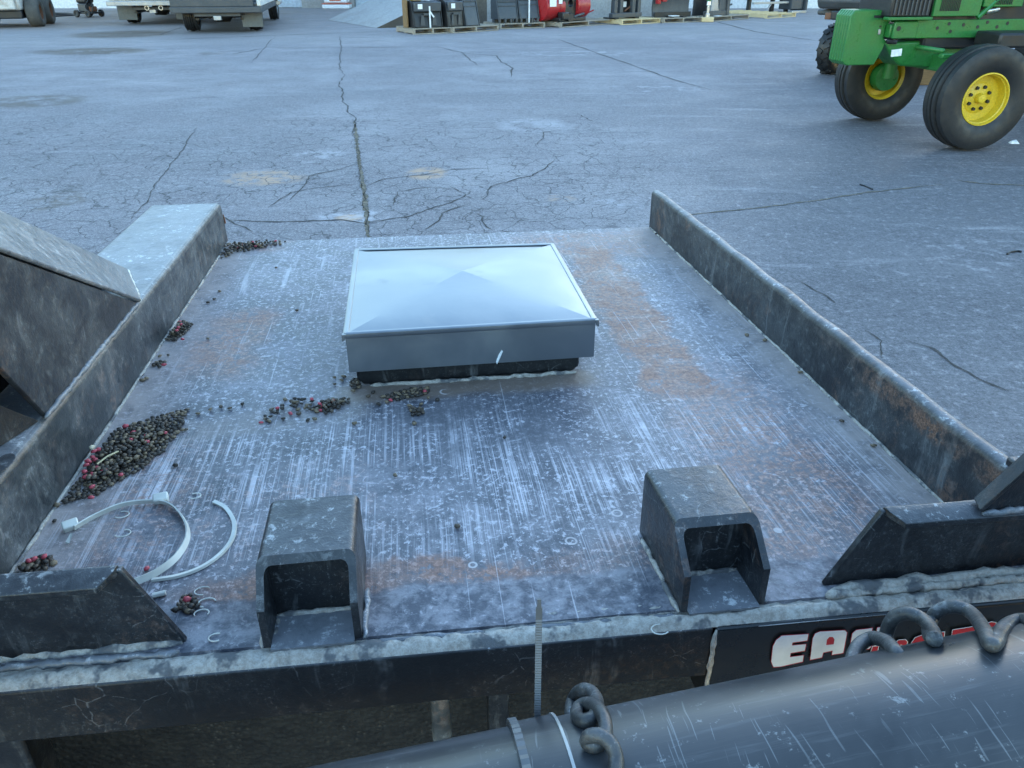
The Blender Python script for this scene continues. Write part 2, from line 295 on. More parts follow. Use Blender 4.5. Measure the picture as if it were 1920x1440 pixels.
A_DIRTYW = paint('dirty_white_paint', (0.58, 0.56, 0.52), 0.55, 0.8, (0.26, 0.19, 0.12), 3)
A_DGREY = paint('dark_grey_bed', (0.055, 0.06, 0.065), 0.5, 0.3, (0.1, 0.1, 0.1))
A_BUCKET = paint('charcoal_bucket_paint', (0.045, 0.055, 0.066), 0.38, 0.15)
A_BLACK = paint('satin_black_paint', (0.013, 0.014, 0.016), 0.4, 0.2, (0.05, 0.05, 0.05))
A_STEEL = paint('bare_grey_steel', (0.38, 0.39, 0.4), 0.4, 0.3, (0.2, 0.19, 0.18), 4, 0.6)
A_SILVER = flat('silver_trim', (0.55, 0.56, 0.57), 0.3, 0.9)
A_RUST = paint('rusty_rim', (0.17, 0.07, 0.035), 0.7, 0.5, (0.09, 0.05, 0.03), 7)
A_WOOD = wood_mat('weathered_wood', (0.20, 0.17, 0.135), (0.36, 0.32, 0.26)); A_WOODN = wood_mat('new_pine', (0.48, 0.36, 0.19), (0.62, 0.50, 0.30))
A_PLY = wood_mat('brown_board', (0.16, 0.095, 0.04), (0.26, 0.16, 0.07))
A_PAPER = flat('white_paper_label', (0.75, 0.76, 0.77), 0.6); A_STRAP = flat('white_strap', (0.7, 0.71, 0.72), 0.5)
A_WALL = paint('white_wall_panel', (0.66, 0.67, 0.68), 0.6, 0.12, (0.5, 0.48, 0.45), 0.8)
A_DOOR = paint('pale_blue_door', (0.44, 0.50, 0.56), 0.5, 0.12, (0.3, 0.3, 0.3), 1)
A_CONC = paint('poured_concrete', (0.34, 0.335, 0.325), 0.8, 0.4, (0.2, 0.19, 0.175), 1.2, 0, 0.2)
A_CONCD = paint('stained_concrete', (0.085, 0.072, 0.058), 0.85, 0.5, (0.15, 0.13, 0.105), 1.2, 0, 0.3)
A_ROOF = paint('grey_roof_sheet', (0.2, 0.205, 0.21), 0.5, 0.2)
A_GLASS = flat('dark_glass', (0.02, 0.025, 0.03), 0.08)
A_TIE = flat('aged_white_nylon', (0.60, 0.585, 0.53), 0.42); A_TIEG = flat('grey_nylon', (0.085, 0.088, 0.095), 0.35)
A_SEED = [flat('dark_seed', (0.032, 0.024, 0.018), 0.6), flat('brown_seed', (0.075, 0.053, 0.036), 0.6), flat('tan_seed', (0.16, 0.115, 0.07), 0.6)]
A_PINK = flat('pink_coated_seed', (0.42, 0.055, 0.075), 0.5); A_PALE = flat('pale_seed', (0.55, 0.47, 0.33), 0.5)
A_STRAW = flat('dry_straw', (0.55, 0.45, 0.27), 0.7)
A_LBLK = flat('gloss_black_decal', (0.012, 0.013, 0.015), 0.3); A_LWHT = flat('white_decal', (0.68, 0.7, 0.72), 0.4); A_LRED = flat('red_decal', (0.42, 0.018, 0.025), 0.4)
A_CRACK = paint('crack_fill', (0.035, 0.034, 0.034), 0.9, 0.8, (0.12, 0.10, 0.08), 14); A_CRACKT = paint('crack_weeds', (0.09, 0.078, 0.06), 0.9, 0.95, (0.26, 0.20, 0.13), 25)
A_ORANGE = flat('orange_print', (0.55, 0.12, 0.07), 0.5); A_AMBER = paint('yellow_steel', (0.5, 0.3, 0.03), 0.4, 0.2); A_LENS = flat('red_lens', (0.4, 0.05, 0.03), 0.25)

# ------------------------------------------------------------------ mesh helpers
class MB:
    def __init__(s): s.v = []; s.f = []; s.mi = []; s.cur = 0
    def add(s, vs, fs):
        o = len(s.v); s.v += [tuple(p) for p in vs]; s.f += [tuple(i + o for i in f) for f in fs]; s.mi += [s.cur] * len(fs); return s
    def box(s, x0, x1, y0, y1, z0, z1, M_=None):
        vs = [Vector((x, y, z)) for z in (z0, z1) for y in (y0, y1) for x in (x0, x1)]
        if M_ is not None: vs = [M_ @ p for p in vs]
        return s.add(vs, [(0, 2, 3, 1), (4, 5, 7, 6), (0, 1, 5, 4), (1, 3, 7, 5), (3, 2, 6, 7), (2, 0, 4, 6)])
    def hexa(s, p): # 8 points: bottom ring 0-3, top ring 4-7
        return s.add(p, [(3, 2, 1, 0), (4, 5, 6, 7), (0, 1, 5, 4), (1, 2, 6, 5), (2, 3, 7, 6), (3, 0, 4, 7)])
    def prism(s, poly, off, holes=()):
        off = Vector(off); P = [Vector(p) for p in poly]; n = len(P)
        if not holes: return s.add(P + [p + off for p in P], [tuple(range(n - 1, -1, -1)), tuple(range(n, 2 * n))] + [(i, (i + 1) % n, n + (i + 1) % n, n + i) for i in range(n)])
        loops = [P] + [[Vector(p) for p in h] for h in holes]; al = [p for l in loops for p in l]; N = len(al)
        fs = [];
        for t in tessellate_polygon(loops): fs += [tuple(t), tuple(N + i for i in reversed(t))]
        o = 0
        for l in loops:
            k = len(l); fs += [(o + i, o + (i + 1) % k, N + o + (i + 1) % k, N + o + i) for i in range(k)]; o += k
        return s.add(al + [p + off for p in al], fs)
    def tube(s, path, r, seg=8, cap=True):
        P = [Vector(p) for p in path]; n = len(P); rr = r if isinstance(r, (list, tuple)) else [r] * n; up = None; vs = []
        for i in range(n):
            t = (P[min(i + 1, n - 1)] - P[max(i - 1, 0)]).normalized()
            if up is None: up = t.orthogonal().normalized()
            up = (up - t * up.dot(t)); up = up.normalized() if up.length > 1e-6 else t.orthogonal().normalized(); q = t.cross(up)
            for k in range(seg):
                an = 2 * math.pi * k / seg; vs.append(P[i] + (up * math.cos(an) + q * math.sin(an)) * rr[i])
        fs = [(i * seg + k, i * seg + (k + 1) % seg, (i + 1) * seg + (k + 1) % seg, (i + 1) * seg + k) for i in range(n - 1) for k in range(seg)]
        if cap: fs += [tuple(range(seg - 1, -1, -1)), tuple((n - 1) * seg + k for k in range(seg))]
        return s.add(vs, fs)
    def lathe(s, prof, seg=32, M_=None, closed=True):     # profile (radius, y) turned about local y
        n = len(prof); vs = []
        for k in range(seg):
            an = 2 * math.pi * k / seg
            for r, y in prof:
                p = Vector((r * math.cos(an), y, r * math.sin(an))); vs.append(M_ @ p if M_ is not None else p)
        m_ = n if closed else n - 1
        return s.add(vs, [(k * n + i, k * n + (i + 1) % n, ((k + 1) % seg) * n + (i + 1) % n, ((k + 1) % seg) * n + i) for k in range(seg) for i in range(m_)])
    def build(s, name, mat, parent=None, smooth=False, bevel=0.0, seg=2, angle=35, sub=0):
        me = bpy.data.meshes.new(name); me.from_pydata(s.v, [], s.f)
        for q in (mat if isinstance(mat, (list, tuple)) else [mat]): me.materials.append(q)
        if any(s.mi): me.polygons.foreach_set('material_index', s.mi)
        bm = bmesh.new(); bm.from_mesh(me); bmesh.ops.recalc_face_normals(bm, faces=bm.faces); bm.to_mesh(me); bm.free()
        if smooth or bevel:
            me.polygons.foreach_set('use_smooth', [True] * len(me.polygons)); me.set_sharp_from_angle(angle=R(40 if not bevel else 30)) if not smooth or smooth == 'auto' else None
        o = bpy.data.objects.new(name, me); col.objects.link(o)
        if parent: o.parent = parent
        if bevel:
            b = o.modifiers.new('bevel', 'BEVEL'); b.width = bevel; b.segments = seg; b.limit_method = 'ANGLE'; b.angle_limit = R(angle); b.harden_normals = False
        return o
def tag(o, label=None, cat=None, group=None, kind=None):
    if label: o['label'] = label
    if cat: o['category'] = cat
    if group: o['group'] = group
    if kind: o['kind'] = kind
    return o
def empty(name, loc=(0, 0, 0), rz=0.0, label=None, cat=None, group=None, matrix=None):
    o = bpy.data.objects.new(name, None); col.objects.link(o); o.empty_display_size = 0.1
    if matrix is not None: o.matrix_world = matrix
    else: o.location = loc; o.rotation_euler = (0, 0, rz)
    return tag(o, label, cat, group)
def copy_part(o, parent, loc=None, rot=None):
    c = o.copy(); col.objects.link(c); c.parent = parent
    if loc is not None: c.location = loc
    if rot is not None: c.rotation_euler = rot
    return c
def bead(path, r, seg=6, step=0.006, jit=0.25):
    """a lumpy weld bead along a polyline"""
    P = [Vector(p) for p in path]; out = []; rad = []
    for i in range(len(P) - 1):
        k = max(2, int((P[i + 1] - P[i]).length / step))
        for j in range(k): out.append(P[i].lerp(P[i + 1], j / k))
    out.append(P[-1])
    out = [p + Vector((random.uniform(-1, 1), random.uniform(-1, 1), random.uniform(-1, 1))) * r * jit for p in out]
    rad = [r * random.uniform(0.7, 1.2) for _ in out]; rad[0] = rad[-1] = r * 0.4
    return MB().tube(out, rad, seg)

# ------------------------------------------------------------------ ground
mb = MB(); N_ = 10; S_ = 300
mb.add([(-S_, -S_, 0), (S_, -S_, 0), (S_, S_, 0), (-S_, S_, 0)], [(0, 1, 2, 3)])
ground = tag(mb.build('ground', A_ASPH), kind='structure')
def crack(pts, wd, mat=None, jit=0.35, step=0.06, seed=0):
    rn = random.Random(seed); P = [gnd(*p) for p in pts]; Q = []
    for i in range(len(P) - 1):
        k = max(2, int((P[i + 1] - P[i]).length / step))
        for j in range(k): Q.append(P[i].lerp(P[i + 1], j / k))
    Q.append(P[-1]); n = len(Q); vs = []; off = 0
    for i, p in enumerate(Q):
        t = (Q[min(i + 1, n - 1)] - Q[max(i - 1, 0)]).normalized(); q = Vector((-t.y, t.x, 0))
        off = off * 0.75 + rn.uniform(-1, 1) * jit * step * 0.55; h = wd * 0.5 * rn.uniform(0.35, 1.3) * min(1, 0.25 + 6 * min(i, n - 1 - i) / n)
        vs += [p + q * (off - h) + Vector((0, 0, 0.003)), p + q * (off + h) + Vector((0, 0, 0.003))]
    o = MB().add(vs, [(2 * i, 2 * i + 2, 2 * i + 3, 2 * i + 1) for i in range(n - 1)]).build('crack', mat or A_CRACK, ground)
    return o
crack([(637, 68), (640, 95), (636, 130), (648, 142)], 0.02, seed=1); crack([(648, 138), (637, 150), (640, 190), (650, 212), (664, 226), (671, 250)], 0.018, jit=0.5, seed=2, step=0.09)
crack([(664, 228), (668, 262), (673, 300), (680, 345), (686, 390), (691, 440), (694, 470)], 0.038, A_CRACKT, 0.3, 0.03, 3)
crack([(664, 228), (668, 262), (673, 300), (680, 345), (686, 390), (691, 440), (694, 470)], 0.007, A_CRACK, 0.8, 0.03, 33)
crack([(275, 76), (420, 70), (640, 62), (772, 57)], 0.05, jit=0.08, step=0.3, seed=4); crack([(436, 102), (500, 90), (640, 90), (770, 88)], 0.035, jit=0.3, step=0.2, seed=5)
crack([(512, 72), (488, 98), (470, 118)], 0.016, jit=0.2, step=0.2, seed=6); crack([(345, 50), (300, 66)], 0.04, jit=0.1, step=0.3, seed=7)
crack([(370, 240), (352, 268), (330, 300), (306, 330), (285, 360), (262, 388), (246, 412)], 0.010, jit=0.4, step=0.05, seed=8)
crack([(1250, 418), (1290, 403), (1400, 392), (1500, 380), (1620, 362), (1764, 346)], 0.02, A_CRACKT, 0.3, 0.05, 9); crack([(1790, 338), (1840, 345), (1960, 350)], 0.025, A_CRACKT, 0.3, 0.05, 10)
crack([(1046, 74), (1150, 110), (1262, 150), (1330, 168)], 0.035, jit=0.1, step=0.25, seed=11); crack([(1340, 40), (1420, 60), (1540, 78)], 0.06, jit=0.1, step=0.3, seed=12)
crack([(815, 86), (870, 100), (930, 105), (960, 128), (962, 145)], 0.03, jit=0.4, step=0.12, seed=13); crack([(868, 100), (895, 123)], 0.025, jit=0.3, step=0.1, seed=14)
crack([(1700, 640), (1745, 655), (1790, 688), (1835, 712), (1890, 735)], 0.012, jit=0.4, step=0.03, seed=15); crack([(1500, 528), (1545, 552), (1568, 570)], 0.009, jit=0.4, step=0.03, seed=16); crack([(1622, 620), (1650, 640), (1650, 668)], 0.008, jit=0.4, step=0.03, seed=17)
crack([(425, 412), (520, 417), (600, 414), (640, 411), (690, 420)], 0.016, jit=0.35, step=0.05, seed=18); crack([(545, 375), (580, 330), (640, 318), (672, 305)], 0.012, jit=0.4, step=0.05, seed=19)
crack([(690, 418), (760, 408), (830, 385), (870, 365), (840, 350)], 0.012, jit=0.5, step=0.05, seed=20); crack([(735, 385), (745, 360), (800, 352), (850, 355)], 0.011, jit=0.5, step=0.05, seed=21)
crack([(905, 375), (925, 350), (1000, 330), (1040, 300)], 0.012, jit=0.5, step=0.05, seed=22); crack([(1010, 272), (1022, 246)], 0.012, jit=0.5, step=0.05, seed=23); crack([(800, 430), (830, 400), (870, 385)], 0.011, jit=0.5, step=0.05, seed=24)
crack([(895, 400), (910, 420), (925, 432)], 0.01, jit=0.5, step=0.05, seed=25); crack([(475, 435), (440, 420), (425, 405)], 0.011, jit=0.4, step=0.05, seed=26); crack([(1085, 215), (1110, 228)], 0.016, jit=0.4, step=0.05, seed=27)
crack([(500, 390), (540, 360), (590, 352), (668, 345)], 0.011, jit=0.5, step=0.05, seed=28); crack([(690, 350), (720, 335), (780, 330), (850, 318), (920, 316)], 0.011, jit=0.5, step=0.06, seed=29)

# ------------------------------------------------------------------ the steel platform in the foreground
plat = empty('steel_platform', matrix=MD, label='worn black steel platform with low side rails and scraped floor filling the foreground', cat='platform')
def D(a, b, c): return Vector(sk(a, b, c))
AL, AR, BF, BN, RH = -0.445, 0.607, 1.888, 0.553, 0.095
MB().hexa([D(-0.62, BN, -0.008), D(0.63, BN, -0.008), D(0.63, BF, -0.008), D(-0.62, BF, -0.008), D(-0.62, BN, 0), D(0.63, BN, 0), D(0.63, BF, 0), D(-0.62, BF, 0)]).build('floor_plate', A_FLOOR, plat)
# right rail: thin rounded wall
prof = []
for k in range(7): an = math.pi * (1 - k / 6); prof.append((AR + 0.0115 + 0.0115 * math.cos(an), RH - 0.010 + 0.010 * math.sin(an)))
prof = [(AR, 0.0005)] + prof + [(AR + 0.023, 0.0005)]
nb = 28; vs = []; rn = random.Random(3)
for i in range(nb + 1):
    b = 0.60 + (BF + 0.0 - 0.60) * i / nb; dz = 0.0022 * math.sin(i * 1.7) * rn.random(); vs += [D(a_, b, c_ + (dz if c_ > 0.05 else 0)) for a_, c_ in prof]
k = len(prof)
mb = MB().add(vs, [(i * k + j, i * k + j + 1, (i + 1) * k + j + 1, (i + 1) * k + j) for i in range(nb) for j in range(k - 1)] + [tuple(range(k)), tuple(nb * k + j for j in range(k))])
mb.build('side_rail', A_RAILR, plat, smooth='auto')
o = MB().prism([D(AR + 0.002, BF + 0.001, 0.052), D(AR + 0.010, BF + 0.001, 0.045), D(AR + 0.012, BF + 0.001, 0.062), D(AR + 0.004, BF + 0.001, 0.068)], (0, 0.004, 0)).build('rail_nick', A_RUST, plat)
# left rail: wide box
mb = MB(); pr = [(AL, 0.0006), (AL - 0.002, RH - 0.006), (AL - 0.009, RH), (-0.605, RH), (-0.612, RH - 0.007), (-0.612, 0.0006)]
vs = []
for b in (0.40, BF + 0.012): vs += [D(a_, b, c_) for a_, c_ in pr]
k = len(pr); mb.add(vs, [(j, (j + 1) % k, k + (j + 1) % k, k + j) for j in range(k)] + [tuple(range(k)), tuple(k + j for j in range(k))])
mb.mi = [0, 0, 1, 0, 0, 0, 0, 0]
mb.build('side_rail', [A_RAIL, A_TOP], plat, bevel=0.004, seg=2)
MB().prism([D(AL + 0.001, BF + 0.013, 0.045), D(AL - 0.006, BF + 0.013, 0.04), D(AL - 0.008, BF + 0.013, 0.062), D(AL - 0.001, BF + 0.013, 0.066)], (0, 0.004, 0)).build('rail_nick', A_RUST, plat)
# gusset on the left rail, rising towards the viewer
g = Vector((0, -0.88, 0.48)); e0 = Vector((-0.4475, 1.243, RH + 0.001)); e1 = Vector((-0.518, 1.413, RH + 0.001))
T = 0.95
side = [e0, e0 + g * T, Vector((e0.x, e0.y - 0.88 * T, RH + 0.26)), Vector((e0.x, 0.795, 0.212)), Vector((e0.x, 0.868, RH + 0.001))]
MB().prism(side, (-0.007, 0, 0)).build('gusset', A_RAILR, plat, bevel=0.0015)
fl0 = e0 + Vector((0.0005, 0.0005, 0.0008)); fn = g.cross(e1 - e0).normalized(); fn = fn if fn.z > 0 else -fn
MB().prism([fl0, fl0 + g * T, fl0 + g * T + (e1 - e0), e1 + Vector((0, 0, 0.0008))], fn * 0.006).build('gusset_flange', A_TOP, plat, bevel=0.002)
MB().prism([Vector((-0.53, 1.385, RH + 0.001)), Vector((-0.53, 1.385 - 0.836, RH + 0.455)), Vector((-0.53, 0.45, RH + 0.4)), Vector((-0.53, 0.45, RH + 0.001))], (-0.006, 0, 0)).build('shade_backing', A_BEAM, plat)  # added dark backing, keeps the gap below the gusset black
MB().prism([Vector((-0.452, 0.858, RH + 0.001)), Vector((-0.462, 0.832, 0.125)), Vector((-0.474, 0.80, 0.162)), Vector((-0.524, 0.66, 0.30)), Vector((-0.524, 0.66, RH + 0.001))], (-0.005, 0.002, 0)).build('inner_brace', A_BEAM, plat, bevel=0.001)
bead([e0 + Vector((0.001, 0, 0.002)), Vector((-0.4465, 0.862, RH + 0.003))], 0.0036).build('weld_bead', A_TOP, plat, smooth=True)
bead([e0 + Vector((0, 0.004, 0.0015)), e1 + Vector((0.002, 0.004, 0.0015))], 0.0042).build('weld_bead', A_TIE, plat, smooth=True)
mb = MB(); ce = deck(4, 868, RH + 0.0008)
mb.add([ce + Vector((0.011 * math.cos(t * 0.5236) , 0.02 * math.sin(t * 0.5236), 0)) for t in range(12)], [tuple(range(12))]).build('slot_hole', A_BEAM, plat)
for a_ in (AL + 0.001, AR - 0.001):
    bead([D(a_, 0.60, 0.001), D(a_, BF - 0.005, 0.001)], 0.0026, 5, 0.012).build('weld_bead', A_MUD, plat, smooth=True)
# front beam
BB = 0.532
MB().hexa([D(-0.95, BB, -0.072), D(0.268, BB, -0.074), D(0.268, BB + 0.07, -0.074), D(-0.95, BB + 0.07, -0.072), D(-0.95, BB, -0.0085), D(0.268, BB, -0.0085), D(0.268, BB + 0.07, -0.0085), D(-0.95, BB + 0.07, -0.0085)]).build('front_beam', A_BEAM, plat, bevel=0.003)
MB().hexa([D(0.270, BB - 0.002, -0.125), D(0.95, BB - 0.002, -0.125), D(0.95, BB + 0.07, -0.125), D(0.270, BB + 0.07, -0.125), D(0.270, BB - 0.002, -0.0085), D(0.95, BB - 0.002, -0.0085), D(0.95, BB + 0.07, -0.0085), D(0.270, BB + 0.07, -0.0085)]).build('label_panel', A_LBLK, plat, bevel=0.003)
bead([D(0.269, BB - 0.001, -0.010), D(0.269, BB - 0.001, -0.122)], 0.0028).build('weld_bead', A_MUD, plat, smooth=True)
# dusty crust along the front ledge
def crust(a0, a1, b0, b1, h, seed):
    rn = random.Random(seed); n = int((a1 - a0) / 0.006); vs = []; m_ = 6
    for i in range(n + 1):
        a_ = a0 + (a1 - a0) * i / n; e = mnoise.noise((a_ * 23, seed, 0)) * 0.006 + mnoise.noise((a_ * 90, seed, 3)) * 0.002
        for j in range(m_):
            t = j / (m_ - 1); b_ = b0 + (b1 - b0) * t + (e if j in (m_ - 1, m_ - 2) else 0); z = -0.0088 + h * math.sin(math.pi * min(1, t * 0.9 + 0.08)) * (0.75 + 0.5 * mnoise.noise((a_ * 70, b_ * 150, seed)))
            vs.append(D(a_, b_, z if 0 < j < m_ - 1 else -0.009 if j == 0 else -0.001))
    return MB().add(vs, [(i * m_ + j, (i + 1) * m_ + j, (i + 1) * m_ + j + 1, i * m_ + j + 1) for i in range(n) for j in range(m_ - 1)])
tag(crust(-0.94, 0.94, BB + 0.002, BN + 0.004, 0.0105, 5).build('dust_crust', A_MUD, plat, smooth=True), kind='stuff')
tag(crust(0.06, 0.25, BN - 0.006, BN + 0.020, 0.0105, 9).build('dust_crust', A_MUD, plat, smooth=True), kind='stuff')
bead([D(-0.90, BN + 0.001, 0), D(-0.24, BN + 0.001, 0)], 0.004).build('weld_bead', A_TOP, plat, smooth=True)
bead([D(0.39, BN + 0.001, 0.0), D(0.9, BN + 0.001, 0.0)], 0.005).build('weld_bead', A_MUD, plat, smooth=True)
for a0, a1 in ((-0.06, 0.045), (0.075, 0.17), (0.19, 0.235)):
    bead([D(a0, BN - 0.004, -0.004), D(a1, BN - 0.004, -0.004)], 0.0032).build('weld_bead', A_TOP, plat, smooth=True)

# two mounting channels
def channel(a0, a1, bf, tw):
    root = None; h = 0.083; t = 0.007; bt = 0.585; bk = 0.672
    def Q(a, b, c): return Vector((a + tw * (b - bf), b, c))
    # roof + two cheeks as one bent plate: cheeks reach forward at the bottom
    mb = MB(); r_ = 0.008; seg = 4
    prof_o = [(a0, 0.0004)] + [(a0 + r_ - r_ * math.cos(k * math.pi / 2 / seg), h - r_ + r_ * math.sin(k * math.pi / 2 / seg)) for k in range(seg + 1)] + [(a1 - r_ + r_ * math.sin(k * math.pi / 2 / seg), h - r_ + r_ * math.cos(k * math.pi / 2 / seg)) for k in range(seg + 1)] + [(a1, 0.0004)]
    ca = (a0 + a1) / 2; wi = (a1 - a0) / 2
    prof_i = [(ca + (p[0] - ca) * (wi - t) / wi, min(p[1], 1e9) * (h - t) / h if p[1] > 0.01 else 0.0004) for p in prof_o]
    def fb(c): return bf if c < 0.004 else bf + (0.0 if c < 0.045 else (c - 0.045) / (h - 0.045) * (bt - bf))
    # split cheek edges so that the slanted front shows
    def dens(p): return [p[0]] + [(p[0][0], z) for z in (0.02, 0.045)] + p[1:-1] + [(p[-1][0], z) for z in (0.045, 0.02)] + [p[-1]]
    po, pi_ = dens(prof_o), dens(prof_i); n = len(po)
    vs = [Q(a, fb(c), c) for a, c in po] + [Q(a, fb(c), c) for a, c in pi_] + [Q(a, bk, c) for a, c in po] + [Q(a, bk, c) for a, c in pi_]
    fs = []
    for i in range(n - 1): fs += [(i, i + 1, n + i + 1, n + i), (2 * n + i, 3 * n + i, 3 * n + i + 1, 2 * n + i + 1), (i, 2 * n + i, 2 * n + i + 1, i + 1), (n + i, n + i + 1, 3 * n + i + 1, 3 * n + i)]
    fs += [(0, n, 3 * n, 2 * n), (n - 1, 2 * n + n - 1, 3 * n + n - 1, 2 * n - 1)]
    ch = mb.add(vs, fs).build('mounting_channel', A_BLK, plat, bevel=0.0012, seg=2, angle=50); ch.modifiers.clear()
    ch.data.polygons.foreach_set('use_smooth', [True] * len(ch.data.polygons)); ch.data.set_sharp_from_angle(angle=R(38))
    MB().hexa([Q(a0 + t, 0.594, 0.0005), Q(a1 - t, 0.594, 0.0005), Q(a1 - t, 0.600, 0.0005), Q(a0 + t, 0.600, 0.0005), Q(a0 + t, 0.594, h - t), Q(a1 - t, 0.594, h - t), Q(a1 - t, 0.600, h - t), Q(a0 + t, 0.600, h - t)]).build('back_plate', A_BEAM, ch)
    bead([Q(a0 + t, 0.592, 0.003), Q(a1 - t, 0.592, 0.003)], 0.0035).build('weld_bead', A_MUD, ch, smooth=True)
    bead([Q(a0 + t + 0.002, bf + 0.01, 0.001), Q(a0 + t + 0.002, 0.592, 0.001)], 0.003).build('weld_bead', A_MUD, ch, smooth=True)
    bead([Q(a1 + 0.002, bf, 0.001), Q(a1 + 0.003, 0.62, 0.001)], 0.0036).build('weld_bead', A_TOP, ch, smooth=True)
    bead([Q(a0 - 0.002, bf, 0.001), Q(a0 - 0.002, 0.66, 0.001)], 0.003).build('weld_bead', A_MUD, ch, smooth=True)
    MB().hexa([Q(a0 + t, bf - 0.006, 0.0004), Q(a1 - t, bf - 0.006, 0.0004), Q(a1 - t, 0.593, 0.0004), Q(a0 + t, 0.593, 0.0004), Q(a0 + t, bf - 0.006, 0.003), Q(a1 - t, bf - 0.006, 0.003), Q(a1 - t, 0.593, 0.003), Q(a0 + t, 0.593, 0.003)]).build('foot_plate', A_TOP, ch)
    return ch
channel(-0.163, -0.072, 0.553, 0.0); channel(0.238, 0.325, 0.543, -0.03)

# hook plates with bent lips at both front corners
def hook(pts_web, lip_a0, lip_a1, s, ltop):
    web = MB().prism(pts_web, (0, 0.007, 0)).build('hook_plate', A_BLK, plat, bevel=0.0015)
    b0 = pts_web[0].y; P = []
    # lip: starts at web top, rolls over towards the viewer and slopes down
    pr = [(b0 + 0.007, ltop), (b0 + 0.003, ltop + 0.0025), (b0 - 0.004, ltop + 0.002), (b0 - 0.017, ltop - 0.0045), (b0 - 0.017, ltop - 0.0105), (b0 - 0.004, ltop - 0.0045), (b0 + 0.0005, ltop - 0.006)]
    vs = [Vector((lip_a0 + (0.012 * s if y < b0 - 0.015 else 0), y, z)) for y, z in pr] + [Vector((lip_a1, y + SK * (lip_a1 - lip_a0), z)) for y, z in pr]; n = len(pr)
    MB().add(vs, [(i, (i + 1) % n, n + (i + 1) % n, n + i) for i in range(n)] + [tuple(range(n)), tuple(range(n, 2 * n))]).build('lip', A_BLK, web, bevel=0.001)
    return web
bl = 0.571; L = [Vector((-0.237, bl, 0.0005)), Vector((-0.2755, bl, 0.093)), Vector((-0.9, bl, 0.093)), Vector((-0.9, bl, 0.0005))]
hook(L, -0.279, -0.9, -1, 0.0935)
br = 0.558; Rr = [Vector((0.396, br, 0.0005)), Vector((0.441, br, 0.090)), Vector((0.9, br, 0.090)), Vector((0.9, br, 0.0005))]
hook(Rr, 0.444, 0.9, 1, 0.0905)
bead([D(-0.9, bl - 0.008, 0.001), D(-0.24, bl - 0.006, 0.001)], 0.0055, 6, 0.01).build('weld_bead', A_MUD, plat, smooth=True)
bead([D(0.40, br + 0.002, 0.001), D(0.9, br + 0.010, 0.001)], 0.007, 6, 0.012).build('weld_bead', A_MUD, plat, smooth=True)
# brace plate standing on the right lip
q0 = deckb(1838, 958, 0.545); q1 = deckb(1925, 880, 0.545)
dq = (q1 - q0).normalized()
MB().prism([q0, q0 + dq * 0.30, q0 + Vector((0.32, 0, 0.0))], (0, 0.008, 0)).build('brace_plate', A_BLK, plat, bevel=0.001)
nq = Vector((-dq.z, 0, dq.x))
MB().prism([q0 + Vector((0, -0.003, 0)), q0 + dq * 0.30 + Vector((0, -0.003, 0)), q0 + dq * 0.30 + Vector((0, 0.012, 0.0)), q0 + dq * 0.005 + Vector((0.0, 0.012, 0.0))], nq * 0.005).build('brace_flange', A_BLK, plat, bevel=0.001)
bead([q0 + Vector((0.0, -0.003, -0.001)), q0 + Vector((0.3, -0.004, -0.002))], 0.004).build('weld_bead', A_TOP, plat, smooth=True)
MB().box(0.6125, 0.9, 0.585, 0.615, 0.04, 0.103).build('end_plate', A_BLK, plat, bevel=0.003)
# vent collar standing on the floor
cb0 = 1.080
mb = MB(); vs = []
lay = ((0.000, 0.010), (0.010, 0.001), (0.016, 0.0), (0.060, 0.0))
ring = lambda ins: [(-0.098 + ins, cb0 + ins * 0.4), (0.252 - ins, cb0 + ins * 0.4), (0.252 - ins, 1.415), (-0.098 + ins, 1.415)]
for z, ins in lay: vs += [Vector((a, b, z + 0.0005)) for a, b in ring(ins)]
n = len(lay); mb.add(vs, [(4 * i + j, 4 * i + (j + 1) % 4, 4 * i + 4 + (j + 1) % 4, 4 * i + 4 + j) for i in range(n - 1) for j in range(4)] + [(3, 2, 1, 0), (4 * n - 4, 4 * n - 3, 4 * n - 2, 4 * n - 1)])
mb.build('vent_collar', A_BEAM, plat, bevel=0.004)
bead([D(-0.08, cb0 - 0.001, 0.0012), D(0.0, cb0 - 0.002, 0.0012), D(0.245, cb0 + 0.002, 0.0012)], 0.004, 6, 0.008, 0.4).build('weld_bead', A_MUD, plat, smooth=True)
# added walls that keep the ground below dark, and posts under the platform
MB().hexa([D(-0.60, 0.66, -0.90), D(-0.585, 0.66, -0.90), D(-0.585, BF - 0.01, -0.90), D(-0.60, BF - 0.01, -0.90), D(-0.60, 0.62, -0.009), D(-0.585, 0.62, -0.009), D(-0.585, BF - 0.01, -0.009), D(-0.60, BF - 0.01, -0.009)]).build('shade_panel', A_BEAM, plat)
MB().hexa([D(0.60, 0.66, -0.90), D(0.615, 0.66, -0.90), D(0.615, BF - 0.01, -0.90), D(0.60, BF - 0.01, -0.90), D(0.60, 0.62, -0.009), D(0.615, 0.62, -0.009), D(0.615, BF - 0.01, -0.009), D(0.60, BF - 0.01, -0.009)]).build('shade_panel', A_BEAM, plat)
MB().hexa([D(-0.584, BF - 0.03, -0.90), D(0.599, BF - 0.03, -0.90), D(0.599, BF - 0.015, -0.90), D(-0.584, BF - 0.015, -0.90), D(-0.584, BF - 0.03, -0.009), D(0.599, BF - 0.03, -0.009), D(0.599, BF - 0.015, -0.009), D(-0.584, BF - 0.015, -0.009)]).build('shade_panel', A_BEAM, plat)
